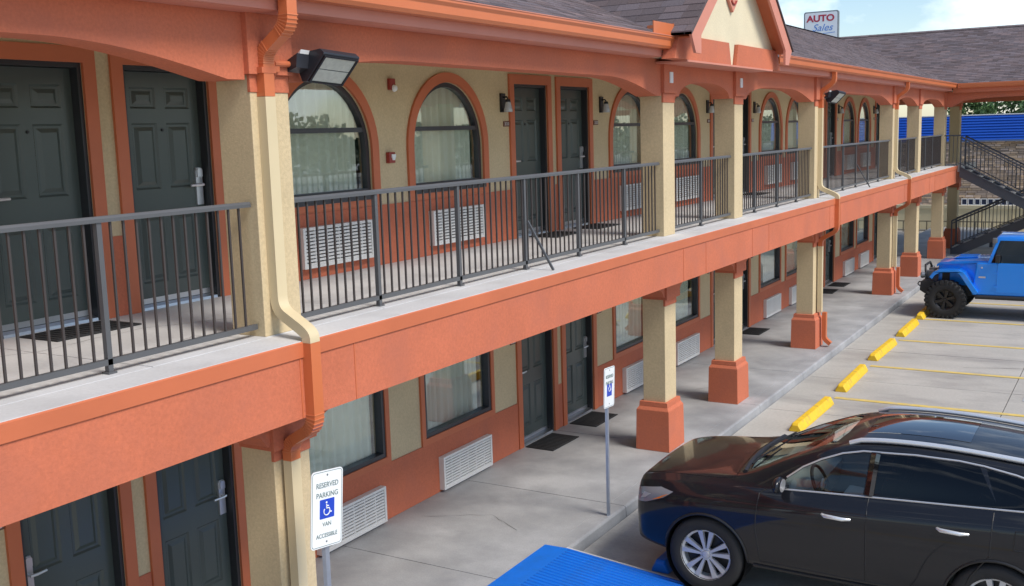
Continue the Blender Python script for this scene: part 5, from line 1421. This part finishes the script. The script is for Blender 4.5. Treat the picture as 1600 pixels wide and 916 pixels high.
# ------------------------------------------------------------------ beyond the motel: fence, benches, stone shop, sign, trees
def beyond():
    FY = 43.2; z0 = ZL; z1 = -2.16
    t = thing('tan_fence', (1.0, FY, z0), 'tan panelled yard wall with pale cap behind the staircase', 'fence')
    x = -9.0; 
    while x < 12:
        part('panel', MB().box(x+.012, x+1.188, FY-.04, FY+.04, z0, z1), M['tan'], t, bevel=.006)
        part('batten', MB().box(x-.05, x+.05, FY-.065, FY+.05, z0, z1+.001), M['tan'], t); x += 1.2
    part('cap', MB().box(-9, 12, FY-.10, FY+.10, z1+.002, z1+.14), M['cream'], t)
    # low rail fence in front of it
    t = thing('low_rail_fence', (-1.2, FY-1.2, z0), 'low thin railed fence in front of the tan yard wall', 'fence')
    ly = FY-1.2
    part('rail', MB().box(-3.6, .9, ly-.02, ly+.02, z0+.42, z0+.46), M['rail2'], t)
    part('rail', MB().box(-3.6, .9, ly-.02, ly+.02, z0+.05, z0+.09), M['rail2'], t)
    xx = -3.6
    while xx < .95: part('picket', MB().box(xx-.02, xx+.02, ly-.015, ly+.015, z0, z0+.46), M['rail2'], t); xx += .30
    # two pale benches/tables
    for (bx0, bx1, by, lab) in ((.05, 1.05, 37.1, 'pale bench top showing through the lower stair railing'), (1.95, 2.75, 37.1, 'pale bench top seen above the roof of the blue car')):
        b = thing('bench', ((bx0+bx1)/2, by, z0), lab, 'bench', 'pale topped benches behind the staircase')
        part('seat', MB().box(bx0, bx1, by-.2, by+.2, z0+.52, z0+.60), M['white'], b, bevel=.01)
        cx = (bx0+bx1)/2
        part('leg', MB().box(cx-.05, cx+.05, by-.12, by+.12, z0, z0+.52), M['stair'], b)
    # stone building with blue metal roof face
    BY = 50.0
    t = thing('stone_shop', (2, BY+4, z0), 'rubble stone shop with tall blue metal roof face behind the motel', 'building')
    part('wall', MB().box(-6.0, 6.5, BY+.06, BY+8, z0, .42), M['joint'], t)
    part('gable_wall', MB().box(-6.0, 6.5, BY+.2, BY+8, .42, 1.45), M['bluepanel'], t)
    rnd = random.Random(4); st = MB(); z = -2.75
    while z < .40:
        h = rnd.choice((.07, .10, .13)); x = -6
        while x < 6.0:
            w_ = rnd.uniform(.18, .55); d = rnd.uniform(0, .05)
            v = rnd.uniform(.6, 1.35); hu = rnd.uniform(-.15, .15)
            tint = (v*(1+hu*.4), v, v*(1-hu))
            st.box(x+.008, x+w_-.008, BY+.0-d, BY+.07, z+.007, min(z+h, .415)-.007, 0, tint); x += w_
        z += h
    tag(part('stones', st, M['stone'], t), kind='stuff')
    # blue panels, ribbed courses
    nrow = 9
    for k in range(nrow):
        za = .47+(1.585-.47)*k/nrow; zb_ = .47+(1.585-.47)*(k+1)/nrow
        part('metal_panel', MB().prism([(BY-.10+.02*k, za), (BY-.13+.02*k, za+.01), (BY-.06+.02*k, zb_), (BY+.1+.02*k, zb_)], [], lambda a, b, q: (q, a, b), -6.2, 6.7), M['bluepanel'], t)
    part('eave_trim', MB().box(-6.25, 6.75, BY-.2, BY+.1, .40, .468), M['bluetrim'], t)
    part('ridge_cap', MB().box(-6.25, 6.75, BY+.05, BY+.28, 1.586, 1.63), M['white'], t)
    # stand-in for what look like car windscreens, drawn as small framed windows
    for k in range(13):
        xw = -2.2+.28*k
        fw = MB().prism([(xw, -2.50), (xw+.25, -2.50), (xw+.25, -2.20), (xw, -2.20)], [[(xw+.03, -2.47), (xw+.22, -2.47), (xw+.22, -2.23), (xw+.03, -2.23)]], lambda a, b, q: (a, q, b), BY-.10, BY-.02)
        w_ = part('window', fw, M['white'], t); part('pane', MB().box(xw+.03, xw+.22, BY-.065, BY-.06, -2.47, -2.23), M['navy'], w_)
    # roadside auto sign
    SY = 60.0; t = thing('auto_sales_sign', (-11.35, SY, z0), 'white pole sign with red and blue lettering above the shingle roof', 'sign')
    F = lambda a, b, q: (a, q, b)
    w_, h_ = 1.98, 1.75; cz = 6.93
    for x in (-12.05, -10.65): part('pole', MB().tube([(x, SY, z0), (x, SY, cz-h_/2)], .07, 10), M['steel'], t)
    part('cabinet', MB().prism([(-11.35+a, cz+b) for a, b in rrect(w_, h_, .12)], [], F, SY-.11, SY+.11), M['signgrey'], t)
    fc = part('sign_face', MB().prism([(-11.35+a, cz+b) for a, b in rrect(w_-.14, h_-.14, .09)], [], F, SY-.118, SY-.111), M['signwhite'], t)
    def flat_text(s, size, m, x, z, shear=0, sx=1, bold=0):
        c = bpy.data.curves.new('lettering', 'FONT'); c.body = s; c.size = size; c.align_x = 'CENTER'; c.align_y = 'CENTER'; c.extrude = .004; c.shear = shear; c.offset = bold
        o = bpy.data.objects.new('tmp', c); COL.objects.link(o); bpy.context.view_layer.update()
        me = bpy.data.meshes.new_from_object(o.evaluated_get(bpy.context.evaluated_depsgraph_get())); bpy.data.objects.remove(o)
        me.materials.clear(); me.materials.append(m)
        for v in me.vertices: v.co = Vector((v.co.x*sx, -v.co.z, v.co.y))
        o = obj('lettering', me, fc, Vector((x, SY-.124, z))-wl(t)); return o
    flat_text('AUTO', .50, M['signred'], -11.38, cz+.46, 0, 1.12, .018)
    flat_text('Sales', .56, M['signblue2'], -11.28, cz-.06, .35, 1.05, .0)
    part('underline', MB().bar((-11.75, SY-.121, cz-.42), (-10.55, SY-.121, cz-.34), .01, .03), M['signblue2'], fc)
M['rail2'] = mat('thin_tan_rail', (.30, .24, .16), .7, var=.05)
M['bluetrim'] = mat('blue_grey_trim', (.10, .16, .30), .5, var=.05)
M['navy'] = mat('navy_glass', (.02, .03, .07), .2, var=.1)
M['signgrey'] = mat('sign_cabinet_grey', (.22, .25, .26), .5, var=.05)
M['signblue2'] = mat('sign_script_blue', (.10, .25, .62), .5, var=0)
beyond()

def tree(loc, h, rad, label, seed, nleaf=5200):
    rnd = random.Random(seed)
    t = thing('tree', loc, label, 'tree', 'leafy trees beyond the blue roofed shop')
    tr = MB(); tips = []
    tr.tube([(0, 0, 0), (.05, .03, h*.25), (.0, -.05, h*.5), (.1, 0, h*.72)], [.24, .19, .14, .06], 8)
    for k in range(9):
        a = rnd.random()*6.28; z = h*rnd.uniform(.3, .6); r_ = rad*rnd.uniform(.5, .85)
        e = Vector((r_*math.cos(a), r_*math.sin(a), z+h*rnd.uniform(.1, .3)))
        tr.tube([(0, 0, z), e*.5+Vector((0, 0, z*.55)), e], [.09, .06, .02], 6); tips.append(e)
    lpart('trunk', tr, M['bark'], t, smooth=.8)
    lf = MB(); cl = []
    for k in range(38):
        a = rnd.random()*6.28; u = rnd.uniform(-.8, 1); rr = rad*math.sqrt(max(.05, 1-u*u*.8))*rnd.uniform(.3, 1)
        cl.append((Vector((rr*math.cos(a), rr*math.sin(a), h*.66+u*h*.30)), rad*rnd.uniform(.16, .34)))
    for k in range(nleaf):
        c, s = rnd.choice(cl); d = Vector((rnd.gauss(0, 1), rnd.gauss(0, 1), rnd.gauss(0, .8)))
        p = c+d.normalized()*s*rnd.random()**.4
        n = Vector((rnd.gauss(0, 1), rnd.gauss(0, 1), rnd.gauss(.6, 1))).normalized(); u = n.orthogonal().normalized(); w_ = n.cross(u); sz = rnd.uniform(.09, .17)
        lf.add([p-u*sz, p+w_*sz*.55, p+u*sz, p-w_*sz*.55], [(0, 1, 2, 3)])
    lpart('crown', lf, M['leaf'], t)
    return t
TR = [((-4.6, 70, -3.05), 6.3, 2.0, 'green tree above the blue roof just right of the far column'), ((-1.9, 72, -3.05), 7.2, 2.5, 'tall dark green tree above the blue roof left of the middle'),
      ((1.2, 69, -3.05), 7.0, 2.4, 'wide green tree above the blue roof right of the middle'), ((4.2, 71, -3.05), 6.8, 2.3, 'green tree above the blue roof at the right picture edge')]
for k, (p, h, r_, l) in enumerate(TR): tree(p, h, r_, l, 20+k)

# across the street, outside the frame: what the windows and the car mirror
def opposite():
    rnd = random.Random(9)
    lf = MB()
    for k in range(70):
        y = -30+k*4.2; x = 64+rnd.uniform(-7, 7); hh = rnd.uniform(4.2, 7.2); r_ = rnd.uniform(3, 5)
        for q in range(330):
            d = Vector((rnd.gauss(0, 1), rnd.gauss(0, 1), rnd.gauss(0, 1))).normalized()*rnd.random()**.35
            p = Vector((x+d.x*r_, y+d.y*r_, -3+hh*.55+d.z*hh*.45)); n = Vector((rnd.gauss(0, 1), rnd.gauss(0, 1), rnd.gauss(0, 1))).normalized(); u = n.orthogonal().normalized(); w_ = n.cross(u); sz = rnd.uniform(.3, .6)
            lf.add([p-u*sz, p+w_*sz*.7, p+u*sz, p-w_*sz*.7], [(0, 1, 2, 3)])
    o = obj('distant_treeline', lf.mesh('distant_treeline', M['leaf2'])); tag(o, kind='stuff')
    t = thing('opposite_building', (50, 16, ZL), 'low pale building across the street', 'building')
    part('wall', MB().box(46, 54, 2, 30, ZL, ZL+3.0), M['pale'], t)
    part('roof', MB().hexa([(45.4, 1.4, ZL+3.01), (54.6, 1.4, ZL+3.01), (54.6, 30.6, ZL+3.01), (45.4, 30.6, ZL+3.01)], [(49.5, 5, ZL+4.6), (50.5, 5, ZL+4.6), (50.5, 27, ZL+4.6), (49.5, 27, ZL+4.6)]), M['felt'], t)
opposite()
